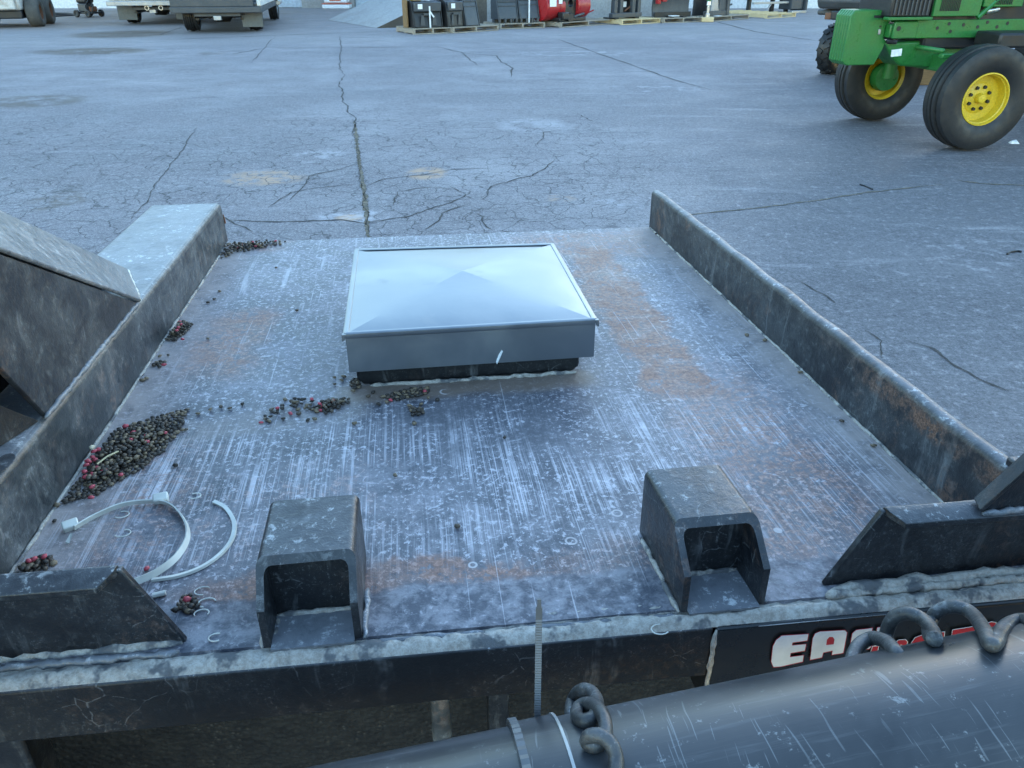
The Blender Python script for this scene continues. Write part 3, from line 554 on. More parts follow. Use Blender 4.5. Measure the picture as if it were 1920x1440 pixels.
MB().hexa([D(-0.584, 0.90, -0.91), D(0.599, 0.90, -0.91), D(0.599, 0.91, -0.91), D(-0.584, 0.91, -0.91), D(-0.584, 0.78, -0.009), D(0.599, 0.78, -0.009), D(0.599, 0.79, -0.009), D(-0.584, 0.79, -0.009)]).build('shade_front', A_PEB, plat)  # added panel, stands in for the deep shade beneath the beam
p0 = deckb(826, 1330, 0.64)
MB().tube([Vector((p0.x, 0.66, -0.93)), Vector((p0.x, 0.66, -0.0095))], 0.0125, 16).build('support_post', A_RAIL, plat, smooth='auto')
p1 = deckb(935, 1330, 0.72); MB().box(p1.x - 0.014, p1.x + 0.014, 0.72, 0.748, -0.93, -0.0095).build('support_post', A_BLK, plat, bevel=0.002)
p2 = deckb(20, 1420, 0.60); MB().box(p2.x - 0.04, p2.x + 0.018, 0.60, 0.64, -0.93, -0.0095).build('support_post', A_BLK, plat, bevel=0.003)

# lettering on the label panel
def L2(pts, dz): # decal crop coordinates -> point on the panel face
    out = []
    for x, y in pts:
        p = deckb(1380 + x / 3.556, 1100 + y / 3.556, BB - 0.004); p = deckb(1380 + x / 3.556, 1100 + y / 3.556, BB - 0.004 + SK * p.x - dz); out.append(p)
    return out
def grow(pts, d):
    n = len(pts); cx = sum(p[0] for p in pts) / n; cy = sum(p[1] for p in pts) / n; out = []
    ar = sum(pts[i][0] * pts[(i + 1) % n][1] - pts[(i + 1) % n][0] * pts[i][1] for i in range(n)); sg = 1 if ar > 0 else -1
    for i in range(n):
        p0, p1_, p2_ = Vector((*pts[i - 1], 0)), Vector((*pts[i], 0)), Vector((*pts[(i + 1) % n], 0)); e1_ = (p1_ - p0).normalized(); e2_ = (p2_ - p1_).normalized()
        nn = Vector((e1_.y + e2_.y, -e1_.x - e2_.x, 0)); nn = nn.normalized() * min(2.0, 1 / max(0.4, nn.length / 2)) if nn.length > 1e-3 else Vector((0, 0, 0)); out.append((pts[i][0] + nn.x * d * sg, pts[i][1] + nn.y * d * sg))
    return out
def letter(poly, mat, omat, od, hole=None):
    MB().prism(L2(grow(poly, od), 0.0), (0, -0.0003, 0)).build('letter_outline', omat, plat)
    MB().prism(L2(poly, 0.0004), (0, -0.0003, 0), [L2(hole, 0.0004)] if hole else ()).build('letter', mat, plat)
letter([(235, 500), (246, 400), (268, 356), (305, 328), (481, 317), (474, 358), (376, 371), (371, 392), (466, 384), (457, 425), (363, 441), (358, 470), (449, 458), (443, 498), (300, 530), (250, 534)], A_LWHT, A_LRED, 4)
letter([(495, 485), (512, 345), (528, 313), (560, 300), (725, 291), (739, 305), (714, 440), (640, 452), (645, 424), (580, 438), (572, 470)], A_LWHT, A_LRED, 4, [(600, 390), (605, 352), (622, 334), (645, 334), (657, 352), (651, 384)])
letter([(765, 372), (776, 312), (802, 290), (908, 277), (902, 306), (845, 316), (838, 334), (900, 330), (914, 345), (905, 390), (888, 412), (753, 430), (759, 402), (835, 390), (844, 372)], A_LWHT, A_LRED, 4)
letter([(942, 274), (985, 268), (962, 392), (922, 398)], A_LWHT, A_LRED, 4)
letter([(890, 470), (912, 400), (950, 394), (930, 470)], A_LRED, A_LWHT, 5); letter([(962, 470), (975, 404), (1000, 400), (985, 470)], A_LRED, A_LWHT, 5)
letter([(1050, 450), (1068, 370), (1085, 358), (1128, 354), (1140, 366), (1122, 450), (1095, 450), (1108, 385), (1094, 386), (1078, 450)], A_LRED, A_LWHT, 5)
letter([(1160, 450), (1172, 375), (1195, 342), (1240, 325), (1300, 320), (1340, 306), (1388, 304), (1372, 450)], A_LRED, A_LWHT, 5, [(1215, 420), (1222, 385), (1250, 366), (1300, 364), (1290, 420)])
letter([(1425, 420), (1446, 290), (1560, 272), (1670, 250), (1702, 236), (1730, 240), (1734, 268), (1690, 284), (1600, 300), (1500, 322), (1480, 420)], A_LRED, A_LWHT, 5)
MB().prism(L2([(150, 262), (1000, 184), (1000, 187), (150, 266)], 0), (0, -0.0003, 0)).build('decal_edge', A_STEEL, plat)

# ------------------------------------------------------------------ galvanised vent cap resting on the collar
cap = empty('vent_cap', matrix=MD, label='square galvanised sheet metal vent cap with shallow pyramid top', cat='vent cap')
cA = [(-0.1065, 1.060), (0.2700, 1.060), (0.2755, 1.452), (-0.1085, 1.474)]; zt, zb = 0.0985, 0.0355
mb = MB(); ins = [(a + (0.0012 if a < 0 else -0.0012), b + (0.0012 if b < 1.2 else -0.0012)) for a, b in cA]
vs = [Vector((a, b, zb)) for a, b in cA] + [Vector((a, b, zt - 0.006)) for a, b in cA] + [Vector((a, b, zb)) for a, b in ins] + [Vector((a, b, zt - 0.006)) for a, b in ins]
mb.add(vs, [(i, (i + 1) % 4, 4 + (i + 1) % 4, 4 + i) for i in range(4)] + [(8 + i, 12 + i, 12 + (i + 1) % 4, 8 + (i + 1) % 4) for i in range(4)] + [(i, 8 + i, 8 + (i + 1) % 4, (i + 1) % 4) for i in range(4)])
mb.build('skirt', A_GALV, cap)
# lid with cross creases, slight sag between them and a folded hem
apex = Vector((0.083, 1.262, zt + 0.019)); mb = MB(); cs_ = [Vector((a, b, zt)) for a, b in cA]; n = 14
for i in range(4):
    P, Q_ = cs_[i], cs_[(i + 1) % 4]; vs = []; idx = {}
    for r in range(n + 1):
        for q in range(r + 1):
            t = r / n; u_ = q / r if r else 0; p = apex.lerp(P.lerp(Q_, u_), t)
            bulge = 0.0035 * math.sin(math.pi * u_) * math.sin(math.pi * min(1, t)) * t
            curl = -0.004 * max(0, t - 0.86) / 0.14 * (1 if i == 2 else 0.2)
            idx[r, q] = len(vs); vs.append(p + Vector((0, 0, bulge + curl)))
    fs = []
    for r in range(n):
        for q in range(r + 1):
            fs.append((idx[r, q], idx[r + 1, q], idx[r + 1, q + 1]))
            if q < r: fs.append((idx[r, q], idx[r + 1, q + 1], idx[r, q + 1]))
    mb.add(vs, fs)
lid = mb.build('lid', A_GALV, cap, smooth=False)
bm = bmesh.new(); bm.from_mesh(lid.data); bmesh.ops.remove_doubles(bm, verts=bm.verts, dist=1e-5); bmesh.ops.recalc_face_normals(bm, faces=bm.faces); bm.to_mesh(lid.data); bm.free()
lid.data.polygons.foreach_set('use_smooth', [True] * len(lid.data.polygons)); lid.data.set_sharp_from_angle(angle=R(4.5))
hem = MB()
for i in range(4):
    P, Q_ = cs_[i], cs_[(i + 1) % 4]; t = (Q_ - P).normalized(); o_ = Vector((t.y, -t.x, 0))
    pr = [(0.0022, -0.007), (0.0034, -0.004), (0.0030, 0.0002), (0.0008, 0.0016), (-0.005, 0.0014), (-0.006, -0.0002), (-0.001, -0.001), (0.0012, -0.007)]
    vs = [P + o_ * x + t * 0.001 + Vector((0, 0, z)) for x, z in pr] + [Q_ + o_ * x - t * 0.001 + Vector((0, 0, z)) for x, z in pr]; k = len(pr)
    hem.add(vs, [(j, (j + 1) % k, k + (j + 1) % k, k + j) for j in range(k)] + [tuple(range(k)), tuple(range(k, 2 * k))])
hem.build('hem', A_GALV, cap, smooth='auto')
for P in cs_[:2]:
    s_ = 1 if P.x > 0 else -1
    MB().prism([P + Vector((-0.002 * s_, -0.0042, 0.001)), P + Vector((0.0048 * s_, -0.0042, 0.0005)), P + Vector((0.0052 * s_, -0.0042, -0.011)), P + Vector((0.0012 * s_, -0.0042, -0.009))], (0, 0.007, 0)).build('corner_tab', A_GALV, cap, bevel=0.0008)
sm = [deckb(x, y, 1.0592) for x, y in ((930, 678), (935, 665), (941, 656), (943, 659), (937, 672), (932, 683))]
MB().prism(sm, (0, 0.0006, 0)).build('chalk_smear', A_LWHT, cap)

# ------------------------------------------------------------------ plastic pipe across the bottom of the view
S1 = CAM + ray(560, 1442) * 0.50; S2 = CAM + ray(1920, 1163) * 0.57
pd = (S2 - S1).normalized(); PR = 0.088
mvec = pd.cross(ray(1240, 1300)).normalized(); mvec = mvec if mvec.dot(CY) > 0 else -mvec
X1 = S1 + mvec * PR; X2 = S2 + mvec * PR
nrm = -mvec                                             # from axis to the far upper edge
tow = nrm.cross(pd).normalized(); tow = tow if tow.dot(CAM - X1) > 0 else -tow    # from axis towards the viewer
MP = Matrix((pd, nrm.cross(pd).normalized() * (1), nrm)).transposed()
if MP.determinant() < 0: MP = Matrix((pd, -nrm.cross(pd).normalized(), nrm)).transposed()
MP = MP.to_4x4(); MP.translation = X1
ys = 1 if (MP.to_3x3().transposed() @ tow).y > 0 else -1   # local y sign that faces the viewer
PL = (X2 - X1).length
pipe = empty('plastic_pipe', matrix=MP, label='thick scuffed black plastic pipe crossing the lower right corner', cat='pipe')
def ringx(x, r, n=64): return [Vector((x, r * math.cos(2 * math.pi * k / n), r * math.sin(2 * math.pi * k / n))) for k in range(n)]
def sleeve(x0, x1, ro, ri):
    n = 64; vs = ringx(x0, ro) + ringx(x1, ro) + ringx(x1, ri) + ringx(x0, ri); return MB().add(vs, [(r * n + k, r * n + (k + 1) % n, ((r + 1) % 4) * n + (k + 1) % n, ((r + 1) % 4) * n + k) for r in range(4) for k in range(n)])
sleeve(-0.25, PL + 0.45, PR, PR - 0.007).build('tube', A_PIPE, pipe, smooth='auto')
x0 = PL * 0.262; x1 = PL * 0.318
sleeve(x0, x1, PR + 0.0022, PR + 0.0002).build('coupling_sleeve', A_PIPE, pipe, smooth='auto')
sleeve(x1 - 0.0003, x1 + 0.0016, PR + 0.0030, PR + 0.0002).build('coupling_edge', A_STEEL, pipe, smooth='auto')
for xs in (-0.16, PL + 0.30):
    Z = (MP @ Vector((xs, 0, -PR))).z; inv = MP.inverted(); top = MP @ Vector((xs, 0, -PR + 0.004)); 
    MB().tube([inv @ Vector((top.x, top.y, 0.0)), inv @ top], 0.03, 12).build('stand_leg', A_BLK, pipe, smooth='auto')
# ribbed cable tie round the pipe with its tail standing up
tie = empty('ribbed_cable_tie', matrix=MP, label='ribbed grey cable tie around the pipe with its tail standing up', cat='cable tie')
xt = PL * 0.268; n = 150; vs = []
for k in range(n):
    an = 2 * math.pi * k / n; rr = PR + 0.0042 + (0.0007 if k % 2 else 0)
    for x, r in ((xt - 0.0026, rr), (xt + 0.0026, rr), (xt + 0.0026, PR + 0.0024), (xt - 0.0026, PR + 0.0024)): vs.append((x, r * math.cos(an), r * math.sin(an)))
MB().add(vs, [(4 * k + j, 4 * k + (j + 1) % 4, 4 * ((k + 1) % n) + (j + 1) % 4, 4 * ((k + 1) % n) + j) for k in range(n) for j in range(4)]).build('strap', A_TIEG, tie)
inv = MP.inverted()
B0 = inv @ (MP @ Vector((PL * 0.302, 0, PR + 0.003))); upl = (inv.to_3x3() @ Vector((0, 0.12, 1))).normalized(); sx = (inv.to_3x3() @ CX).normalized(); sx = (sx - upl * sx.dot(upl)).normalized(); sy = upl.cross(sx)
mb = MB(); n = 46; TL = 0.096; vs = []
for k in range(2 * n + 1):
    z = TL * k / (2 * n); th_ = 0.0016 if k % 2 == 0 and k < 2 * n - 14 else 0.0010; wd_ = 0.0021 * (1 if k < 2 * n - 6 else 0.6); c_ = B0 + upl * z - nrm * 0
    vs += [c_ + sx * wd_ + sy * th_, c_ - sx * wd_ + sy * th_, c_ - sx * wd_ - sy * th_, c_ + sx * wd_ - sy * th_]
mb.add(vs, [(4 * k + j, 4 * k + (j + 1) % 4, 4 * k + 4 + (j + 1) % 4, 4 * k + 4 + j) for k in range(2 * n) for j in range(4)] + [(8 * n, 8 * n + 1, 8 * n + 2, 8 * n + 3)])
mb.build('tail', A_TIEG, tie)

# coiled cables
def P_on(px, py, zc): return CAM + ray(px, py) * zc
def smooth_curve(pts, n=10):
    P = [Vector(p) for p in pts]; P = [P[0] * 2 - P[1]] + P + [P[-1] * 2 - P[-2]]; out = []
    for i in range(1, len(P) - 2):
        for j in range(n):
            t = j / n; a, b, c, d = P[i - 1], P[i], P[i + 1], P[i + 2]
            out.append(0.5 * ((2 * b) + (c - a) * t + (2 * a - 5 * b + 4 * c - d) * t * t + (3 * b - a - 3 * c + d) * t ** 3))
    out.append(P[-2]); return out
def along(x, off_n, off_t): return MP @ Vector((x, ys * off_t, off_n))   # pipe frame: nrm = up-away edge, t = towards viewer
def on_pipe(px, py, extra):
    """point on the sight line resting on the pipe (or level with its far edge when above it)"""
    iv = MP.inverted(); o_ = iv @ CAM; d_ = iv.to_3x3() @ ray(px, py); A_ = d_.y ** 2 + d_.z ** 2; B_ = o_.y * d_.y + o_.z * d_.z; rr = PR + extra; disc = B_ * B_ - A_ * (o_.y ** 2 + o_.z ** 2 - rr * rr)
    t_ = (-B_ - math.sqrt(max(0.0, disc))) / A_; return t_
def cable(rows, r, name, label):
    P = []
    for px, py, dz in rows: P.append(CAM + ray(px, py) * (on_pipe(px, py, r) + dz))
    return tag(MB().tube(smooth_curve(P, 8), r, 12).build(name, A_RUBBER, smooth=True), label, 'cable')
rows = [(1590, 1262, .05), (1606, 1216, .03), (1632, 1197, .02), (1660, 1203, .012), (1684, 1228, .02), (1690, 1245, .05), (1668, 1226, .06), (1662, 1190, .035), (1676, 1158, .025), (1704, 1150, .015), (1732, 1163, .006), (1750, 1186, 0), (1752, 1199, 0.0), (1743, 1190, .012), (1744, 1168, .03), (1758, 1146, .03), (1790, 1137, .02), (1822, 1150, .008), (1845, 1182, 0), (1856, 1206, -.002), (1866, 1205, 0.0), (1876, 1185, .010), (1896, 1168, .02), (1920, 1163, .02), (1945, 1176, .01), (1965, 1198, 0), (1985, 1190, .008), (2020, 1150, .02), (2060, 1135, .02), (2100, 1130, .03)]
cable(rows, 0.0052, 'coiled_cable', 'thick grey coiled cable looping along the top of the pipe in front of the lettering')
rows = [(1078, 1420, .12), (1070, 1352, .055), (1074, 1312, .03), (1092, 1293, .015), (1112, 1300, .004), (1121, 1325, 0), (1112, 1346, .0), (1094, 1352, .002), (1082, 1342, .006), (1086, 1326, 0), (1104, 1320, -.008), (1124, 1332, -.008), (1135, 1357, -.003), (1131, 1386, 0), (1114, 1398, 0.0), (1101, 1392, .0), (1105, 1381, -.007), (1126, 1380, -.010), (1146, 1396, -.006), (1156, 1426, 0), (1150, 1460, 0), (1130, 1490, 0), (1115, 1500, 0)]
cable(rows, 0.0046, 'twisted_cable', 'twisted grey rubber cable climbing over the pipe beside the coupling')

# ------------------------------------------------------------------ things lying on the platform floor
def W(p): return MD @ Vector(p)
def strap(path, wd, th, name, mat, parent, tilt=0.5, lift=0.001):
    """flat band standing half on edge; path in platform coordinates"""
    P = smooth_curve(path, 10); n = len(P); vs = []
    for i in range(n):
        t = (P[min(i + 1, n - 1)] - P[max(i - 1, 0)]).normalized(); o_ = Vector((t.y, -t.x, 0)).normalized(); up = Vector((0, 0, 1)) * math.cos(tilt) + o_ * math.sin(tilt); sd_ = up.cross(t).normalized()
        base = P[i] + Vector((0, 0, lift)); vs += [base - sd_ * th / 2, base + sd_ * th / 2, base + sd_ * th / 2 + up * wd, base - sd_ * th / 2 + up * wd]
    return MB().add(vs, [(4 * i + j, 4 * i + (j + 1) % 4, 4 * i + 4 + (j + 1) % 4, 4 * i + 4 + j) for i in range(n - 1) for j in range(4)] + [(0, 1, 2, 3), (4 * n - 4, 4 * n - 3, 4 * n - 2, 4 * n - 1)]).build(name, mat, parent, smooth='auto')
zt1 = empty('cable_tie', matrix=MD, label='white plastic cable tie loop lying on the floor behind the hook plate', cat='cable tie')
lp = [deck(x, y, 0.0005) for x, y in ((140, 995), (180, 972), (235, 950), (298, 945), (330, 956), (352, 985), (355, 1015), (335, 1050), (300, 1078), (262, 1096), (225, 1108))]
strap(lp, 0.0075, 0.0016, 'band', A_TIE, zt1, 0.35)
def tie_head(p, ang):
    m_ = Matrix.Translation(p) @ Matrix.Rotation(ang, 4, 'Z') @ Matrix.Rotation(0.5, 4, 'X'); MB().box(-0.0085, 0.0085, -0.0055, 0.0055, -0.001, 0.0095, m_).build('lock_head', A_TIE, zt1, bevel=0.0016)
tie_head(deck(133, 988, 0.002), 0.5); tie_head(deck(303, 937, 0.003), 0.2)
tp_ = deck(131, 1002, 0.006); MB().prism([tp_, tp_ + Vector((0.004, -0.003, 0.001)), tp_ + Vector((0.004, -0.016, -0.002)), tp_ + Vector((-0.001, -0.013, -0.002))], (0.001, 0, 0.0018)).build('band_end', A_TIE, zt1)
lp = [deck(x, y, 0.0003) for x, y in ((402, 942), (425, 955), (440, 982), (436, 1012), (415, 1040), (380, 1065), (335, 1082), (285, 1090))]
t2 = strap(lp, 0.003, 0.0045, 'plastic_strip', A_TIE, None, 0.2, 0.0); t2.matrix_world = MD
tag(t2, 'thin curved white plastic strip lying beside the cable tie loop', 'plastic strip')
# small white shavings
for i, (x, y) in enumerate(((365, 930), (228, 965), (380, 1108), (388, 1130), (405, 1195), (378, 1150), (1238, 1180), (230, 1000))):
    c_ = deck(x, y, 0.0012); a0 = random.uniform(0, 6); r_ = random.uniform(0.006, 0.009); 
    o = MB().tube([c_ + Vector((r_ * math.cos(a0 + t * 0.42), r_ * 0.75 * math.sin(a0 + t * 0.42), 0.0002)) for t in range(11)], 0.0007, 5).build('plastic_shaving', A_TIE); o.matrix_world = MD
    wh = 'inside the cable tie loop' if x < 240 else 'on the front ledge near the lettering' if x > 1000 else 'just beyond the cable tie loop' if y < 950 else 'beside the near end of the left hook plate'; tag(o, f'tiny curled white shaving {wh}', 'shaving', f'curled shavings {wh}')
c_ = deck(286, 1117, 0.003); o = MB().tube([c_, c_ + Vector((0.012, 0.003, 0))], 0.0027, 8).build('plastic_stub', A_TIE); o.matrix_world = MD; tag(o, 'short pale plastic stub beside the sloping end of the hook plate', 'stub')

# seeds
def seed_mesh(name, mat, s):
    rn = random.Random(s); bm = bmesh.new(); bmesh.ops.create_icosphere(bm, subdivisions=1, radius=0.0036)
    for v in bm.verts: v.co = Vector((v.co.x * 1.2, v.co.y * 0.92, v.co.z * 0.62)) * rn.uniform(0.80, 1.12)
    me = bpy.data.meshes.new(name); bm.to_mesh(me); bm.free(); me.materials.append(mat)
    me.polygons.foreach_set('use_smooth', [True] * len(me.polygons)); return me
SM = [seed_mesh('seed', A_SEED[i % 3], i) for i in range(9)]; PM = [seed_mesh('pink_seed', A_PINK, 20 + i) for i in range(4)]; WM = seed_mesh('pale_seed', A_PALE, 30)
def poly_in(p, poly):
    x, y = p; r = False; n = len(poly)
    for i in range(n):
        (x1_, y1_), (x2_, y2_) = poly[i], poly[(i + 1) % n]
        if (y1_ > y) != (y2_ > y) and x < (x2_ - x1_) * (y - y1_) / (y2_ - y1_) + x1_: r = not r
    return r
def seed_at(me, name, p, z, label, group, scale=1.0):
    o = bpy.data.objects.new(name, me); col.objects.link(o)
    o.matrix_world = MD @ Matrix.Translation((p[0], p[1], z)) @ Matrix.Rotation(random.uniform(0, 6.28), 4, 'Z') @ Matrix.Rotation(random.uniform(-0.4, 0.4), 4, 'X') @ Matrix.Scale(scale, 4)
    return tag(o, label, 'seed', group)
def pile(polypx, count, height, where, npink, pinkpx=(), layers=3):
    poly = [tuple(deck(*p)[:2]) for p in polypx]; xs = [p[0] for p in poly]; ys_ = [p[1] for p in poly]; mb = MB(); pts = []; rn = random.Random(len(polypx) + count)
    cx = sum(xs) / len(xs); cy = sum(ys_) / len(ys_); tries = 0
    protos = [[(v.co.copy()) for v in me.vertices] for me in SM]; faces = [[tuple(f.vertices) for f in me.polygons] for me in SM]
    def edge_d(p): return min(((Vector(p) - Vector(poly[i])).length if True else 0) for i in range(len(poly)))
    while len(pts) < count and tries < count * 60:
        tries += 1; p = (rn.uniform(min(xs), max(xs)), rn.uniform(min(ys_), max(ys_)))
        if not poly_in(p, poly): continue
        inner = poly_in((p[0] + (p[0] - cx) * 0.5, p[1] + (p[1] - cy) * 0.5), poly); 
        lay_ = rn.choice(range(layers)) if inner else 0
        if not inner and rn.random() < 0.45: continue
        if any(abs(q[2] - lay_) < 1 and (q[0] - p[0]) ** 2 + (q[1] - p[1]) ** 2 < 0.0050 ** 2 for q in pts): continue
        pts.append((p[0], p[1], lay_))
    for x, y, l_ in pts:
        k = rn.choices(range(9), [5, 4, 2] * 3)[0]; m_ = Matrix.Translation((x, y, 0.0028 + l_ * 0.0038)) @ Matrix.Rotation(rn.uniform(0, 6.28), 4, 'Z') @ Matrix.Rotation(rn.uniform(-0.6, 0.6), 4, 'X') @ Matrix.Scale(rn.uniform(0.85, 1.15), 4)
        mb.cur = k % 3; mb.add([m_ @ v for v in protos[k]], faces[k])
    if not pts: return
    o = mb.build('seed_pile', A_SEED, None, smooth=True); o.matrix_world = MD; tag(o, f'heap of dark brown seeds {where}', 'seeds', kind='stuff')
    for i in range(npink):
        q = rn.choice(pts); seed_at(rn.choice(PM), 'pink_seed', q[:2], 0.0034 + layers * 0.0036 if q[2] else 0.0034 + 0.003, f'pink seed on the heap {where}', f'pink seeds {where}')
    for x, y in pinkpx: 
        p = deck(x, y, 0.006); seed_at(rn.choice(PM), 'pink_seed', p[:2], 0.0095, f'pink seed on the heap {where}', f'pink seeds {where}', 1.12)
big = 'in the large pile along the left rail'
pile([(118, 948), (150, 900), (182, 852), (222, 806), (300, 782), (352, 769), (345, 795), (310, 845), (262, 885), (222, 905), (185, 928)], 620, 0.02, big, 4,
     [(236, 803), (251, 815), (246, 828), (274, 821), (178, 850), (186, 846), (175, 861), (180, 866), (165, 868), (168, 870), (183, 880), (196, 886), (163, 876), (160, 888), (175, 893), (162, 898), (174, 917), (172, 937), (277, 832)])
seed_at(WM, 'pale_seed', deck(175, 848, 0.006)[:2], 0.0135, 'single pale cream seed on top of the large pile along the left rail', None, 1.25)
pile([(310, 640), (330, 622), (345, 605), (360, 610), (352, 622), (330, 640)], 90, 0.012, 'halfway along the left rail', 3, [(338, 607), (343, 639)])
pile([(410, 487), (425, 458), (470, 458), (525, 453), (528, 460), (480, 468), (440, 478)], 150, 0.012, 'in the far corner of the left rail', 5)
pile([(30, 1080), (52, 1055), (85, 1045), (110, 1056), (85, 1070), (55, 1082)], 46, 0.012, 'in the near corner of the left rail', 0, [(56, 1056), (66, 1052), (84, 1048)], 2)
pile([(285, 688), (300, 678), (313, 682), (300, 690)], 12, 0.006, 'in a tiny cluster against the left rail', 0, [(308, 687)], 1)
pile([(485, 800), (505, 772), (540, 752), (585, 748), (600, 765), (530, 790)], 26, 0.005, 'scattered left of the vent cap', 2, (), 2); 
pile([(585, 772), (600, 755), (655, 748), (650, 762), (610, 778)], 52, 0.006, 'clumped left of the vent cap', 3, (), 2)
pile([(655, 718), (668, 712), (680, 726), (665, 732)], 20, 0.006, 'at the left corner of the vent collar', 0, (), 2)
pile([(715, 746), (760, 732), (805, 729), (800, 742), (745, 752)], 60, 0.005, 'below the vent collar', 1, (), 1)
pile([(764, 768), (790, 768), (796, 778), (775, 782)], 16, 0.005, 'right below the vent cap', 0, (), 2)
pile([(328, 1148), (340, 1122), (365, 1118), (372, 1140), (350, 1152)], 16, 0.005, 'beside the near hook plate', 0, [(352, 1128)], 1)
for x, y in ((627, 710), (645, 708), (641, 715), (628, 723), (510, 770), (498, 788), (535, 752), (553, 750), (556, 760), (520, 776), (505, 792), (560, 778), (578, 790), (590, 788), (580, 768), (665, 796), (777, 797), (710, 760), (768, 763), (700, 738), (776, 795), (790, 760), (803, 748), (820, 752), (455, 760), (395, 770), (432, 768), (415, 765), (372, 778), (350, 808), (343, 809), (316, 668), (268, 715), (275, 712), (300, 670), (390, 637), (402, 563), (412, 548), (390, 569), (518, 504), (412, 480), (535, 455), (557, 584), (1230, 440), (1258, 1064), (858, 990), (946, 823), (741, 894), (1400, 630), (1434, 640), (1578, 792), (1637, 838), (1500, 700), (108, 950), (103, 980), (330, 875), (345, 1140), (360, 1150), (662, 735), (690, 745), (725, 756), (745, 748)):
    p = deck(x, y); wh = ('near the right rail' if x > 1200 else 'beside the left front corner of the vent cap' if 600 < x < 700 and y < 740 else 'in front of the vent cap' if x > 650 and y < 810 else 'left of the vent cap' if x > 440 and 735 < y < 800 else 'on the bare scraped floor between the channels' if x > 700 else 'close to the left rail by the large pile' if y > 740 else 'along the far half of the left rail')
    seed_at(random.choice(SM), 'seed', p[:2], 0.0028, f'single dark brown seed lying loose {wh}', f'loose brown seeds {wh}', random.uniform(0.85, 1.15))
for x, y in ((490, 795), (545, 778), (602, 772), (276, 1069), (733, 753)):
    p = deck(x, y); seed_at(random.choice(PM), 'pink_seed', p[:2], 0.0028, 'single pink seed lying loose on the platform floor', 'loose pink seeds on the platform floor')
a_, b_ = deck(182, 870, 0.014), deck(222, 846, 0.016); o = MB().tube([a_, (a_ + b_) / 2 + Vector((0, 0, 0.002)), b_], 0.0011, 6).build('straw', A_STRAW); o.matrix_world = MD; tag(o, 'thin dry straw stalk lying across the large seed pile', 'straw')
for pts, nm, lb in (([(1888, 478), (1893, 474), (1908, 472), (1915, 474)], 'twig', 'small black bent twig on the asphalt right of the platform'), ([(1612, 347), (1622, 350), (1636, 356)], 'twig', 'short dark twig on the asphalt above the right rail')):
    o = MB().tube([gnd(*p) + Vector((0, 0, 0.006)) for p in pts], 0.006, 6).build(nm, A_BLACK); tag(o, lb, 'twig')
p = gnd(1900, 269); o = MB().hexa([p + Vector(q) for q in ((-0.05, -0.03, 0.001), (0.04, -0.04, 0.001), (0.06, 0.03, 0.001), (-0.03, 0.04, 0.001), (-0.03, -0.02, 0.03), (0.02, -0.02, 0.022), (0.03, 0.02, 0.035), (-0.02, 0.02, 0.02))]).build('paper_scrap', A_PAPER, bevel=0.004); tag(o, 'crumpled white paper scrap on the ground by the front tractor wheel', 'paper')

# ------------------------------------------------------------------ building across the yard; unseen right stretch and height added to block the sun
bld = empty('warehouse', (0, 33.6, 0), 0, 'lengthened white warehouse with pale blue roller doors behind the trucks', 'building')
doors = [(-12.9, -8.25), (-6.2, -1.6)]; xs_ = [-45] + [v for d_ in doors for v in d_] + [45]
for i in range(0, len(xs_), 2):
    MB().box(xs_[i], xs_[i + 1], 0, 0.3, 0.0, 6.6).build('wall', A_WALL if i != 2 else A_CONC, bld)
for d0, d1 in doors:
    MB().box(d0, d1, 0.002, 0.298, 4.2, 6.6).build('lintel', A_WALL, bld)
    dr = MB().box(d0 - 0.1, d1 + 0.1, 0.32, 0.36, 0, 4.25).build('roller_door', A_DOOR, bld)
    proto = None
    for k in range(12):
        if proto is None: proto = MB().box(d0 + 0.01, d1 - 0.01, 0.24, 0.315, 0.01, 0.335).build('door_panel', A_DOOR, dr, bevel=0.02)
        else: copy_part(proto, dr, (0, 0, 0.35 * k))
MB().box(-45.2, 45.2, -0.25, 18, 6.602, 6.85).build('roof', A_ROOF, bld)
for x0_, x1_, y0_, y1_ in ((-45, -44.7, 0.302, 17.5), (44.7, 45, 0.302, 17.5), (-44.698, 44.698, 17.2, 17.5)): MB().box(x0_, x1_, y0_, y1_, 0, 6.6).build('wall', A_WALL, bld)
# loading ramp behind the pallets
rp = empty('loading_ramp', (0, 0, 0), 0, 'concrete loading ramp rising to the right behind the pallets', 'ramp')
r0 = gnd(706, 53); r0.z = 0; rd = Vector((0.86, 0.51, 0)).normalized(); rp_n = Vector((-rd.y, rd.x, 0)); Lr = 3.4; hr = 1.25
MB().add([r0, r0 + rd * Lr, r0 + rd * Lr + Vector((0, 0, hr)), r0 + Vector((0, 0, 0.002)), r0 + rp_n * 4, r0 + rd * Lr + rp_n * 4, r0 + rd * Lr + rp_n * 4 + Vector((0, 0, hr)), r0 + rp_n * 4 + Vector((0, 0, 0.002))],
         [(0, 1, 2, 3), (4, 7, 6, 5), (0, 3, 7, 4), (1, 5, 6, 2), (0, 4, 5, 1)]).build('side_wall', A_CONCD, rp)
MB().add([p + Vector((0, 0, 0.004)) for p in (r0 + Vector((0, 0, 0.002)), r0 + rd * Lr + Vector((0, 0, hr)), r0 + rd * Lr + rp_n * 4 + Vector((0, 0, hr)), r0 + rp_n * 4 + Vector((0, 0, 0.002)))], [(0, 1, 2, 3)]).build('ramp_slab', A_CONC, rp)
MB().add([r0 + rd * Lr * k + Vector((0, 0, z)) + rp_n * n_ for z in (0.0, hr) for n_ in (0.0, 4.0) for k in (1.002, 3.2)], [(0, 1, 3, 2), (4, 6, 7, 5), (0, 4, 5, 1), (1, 5, 7, 3), (3, 7, 6, 2), (2, 6, 4, 0)]).build('dock', A_CONC, rp)

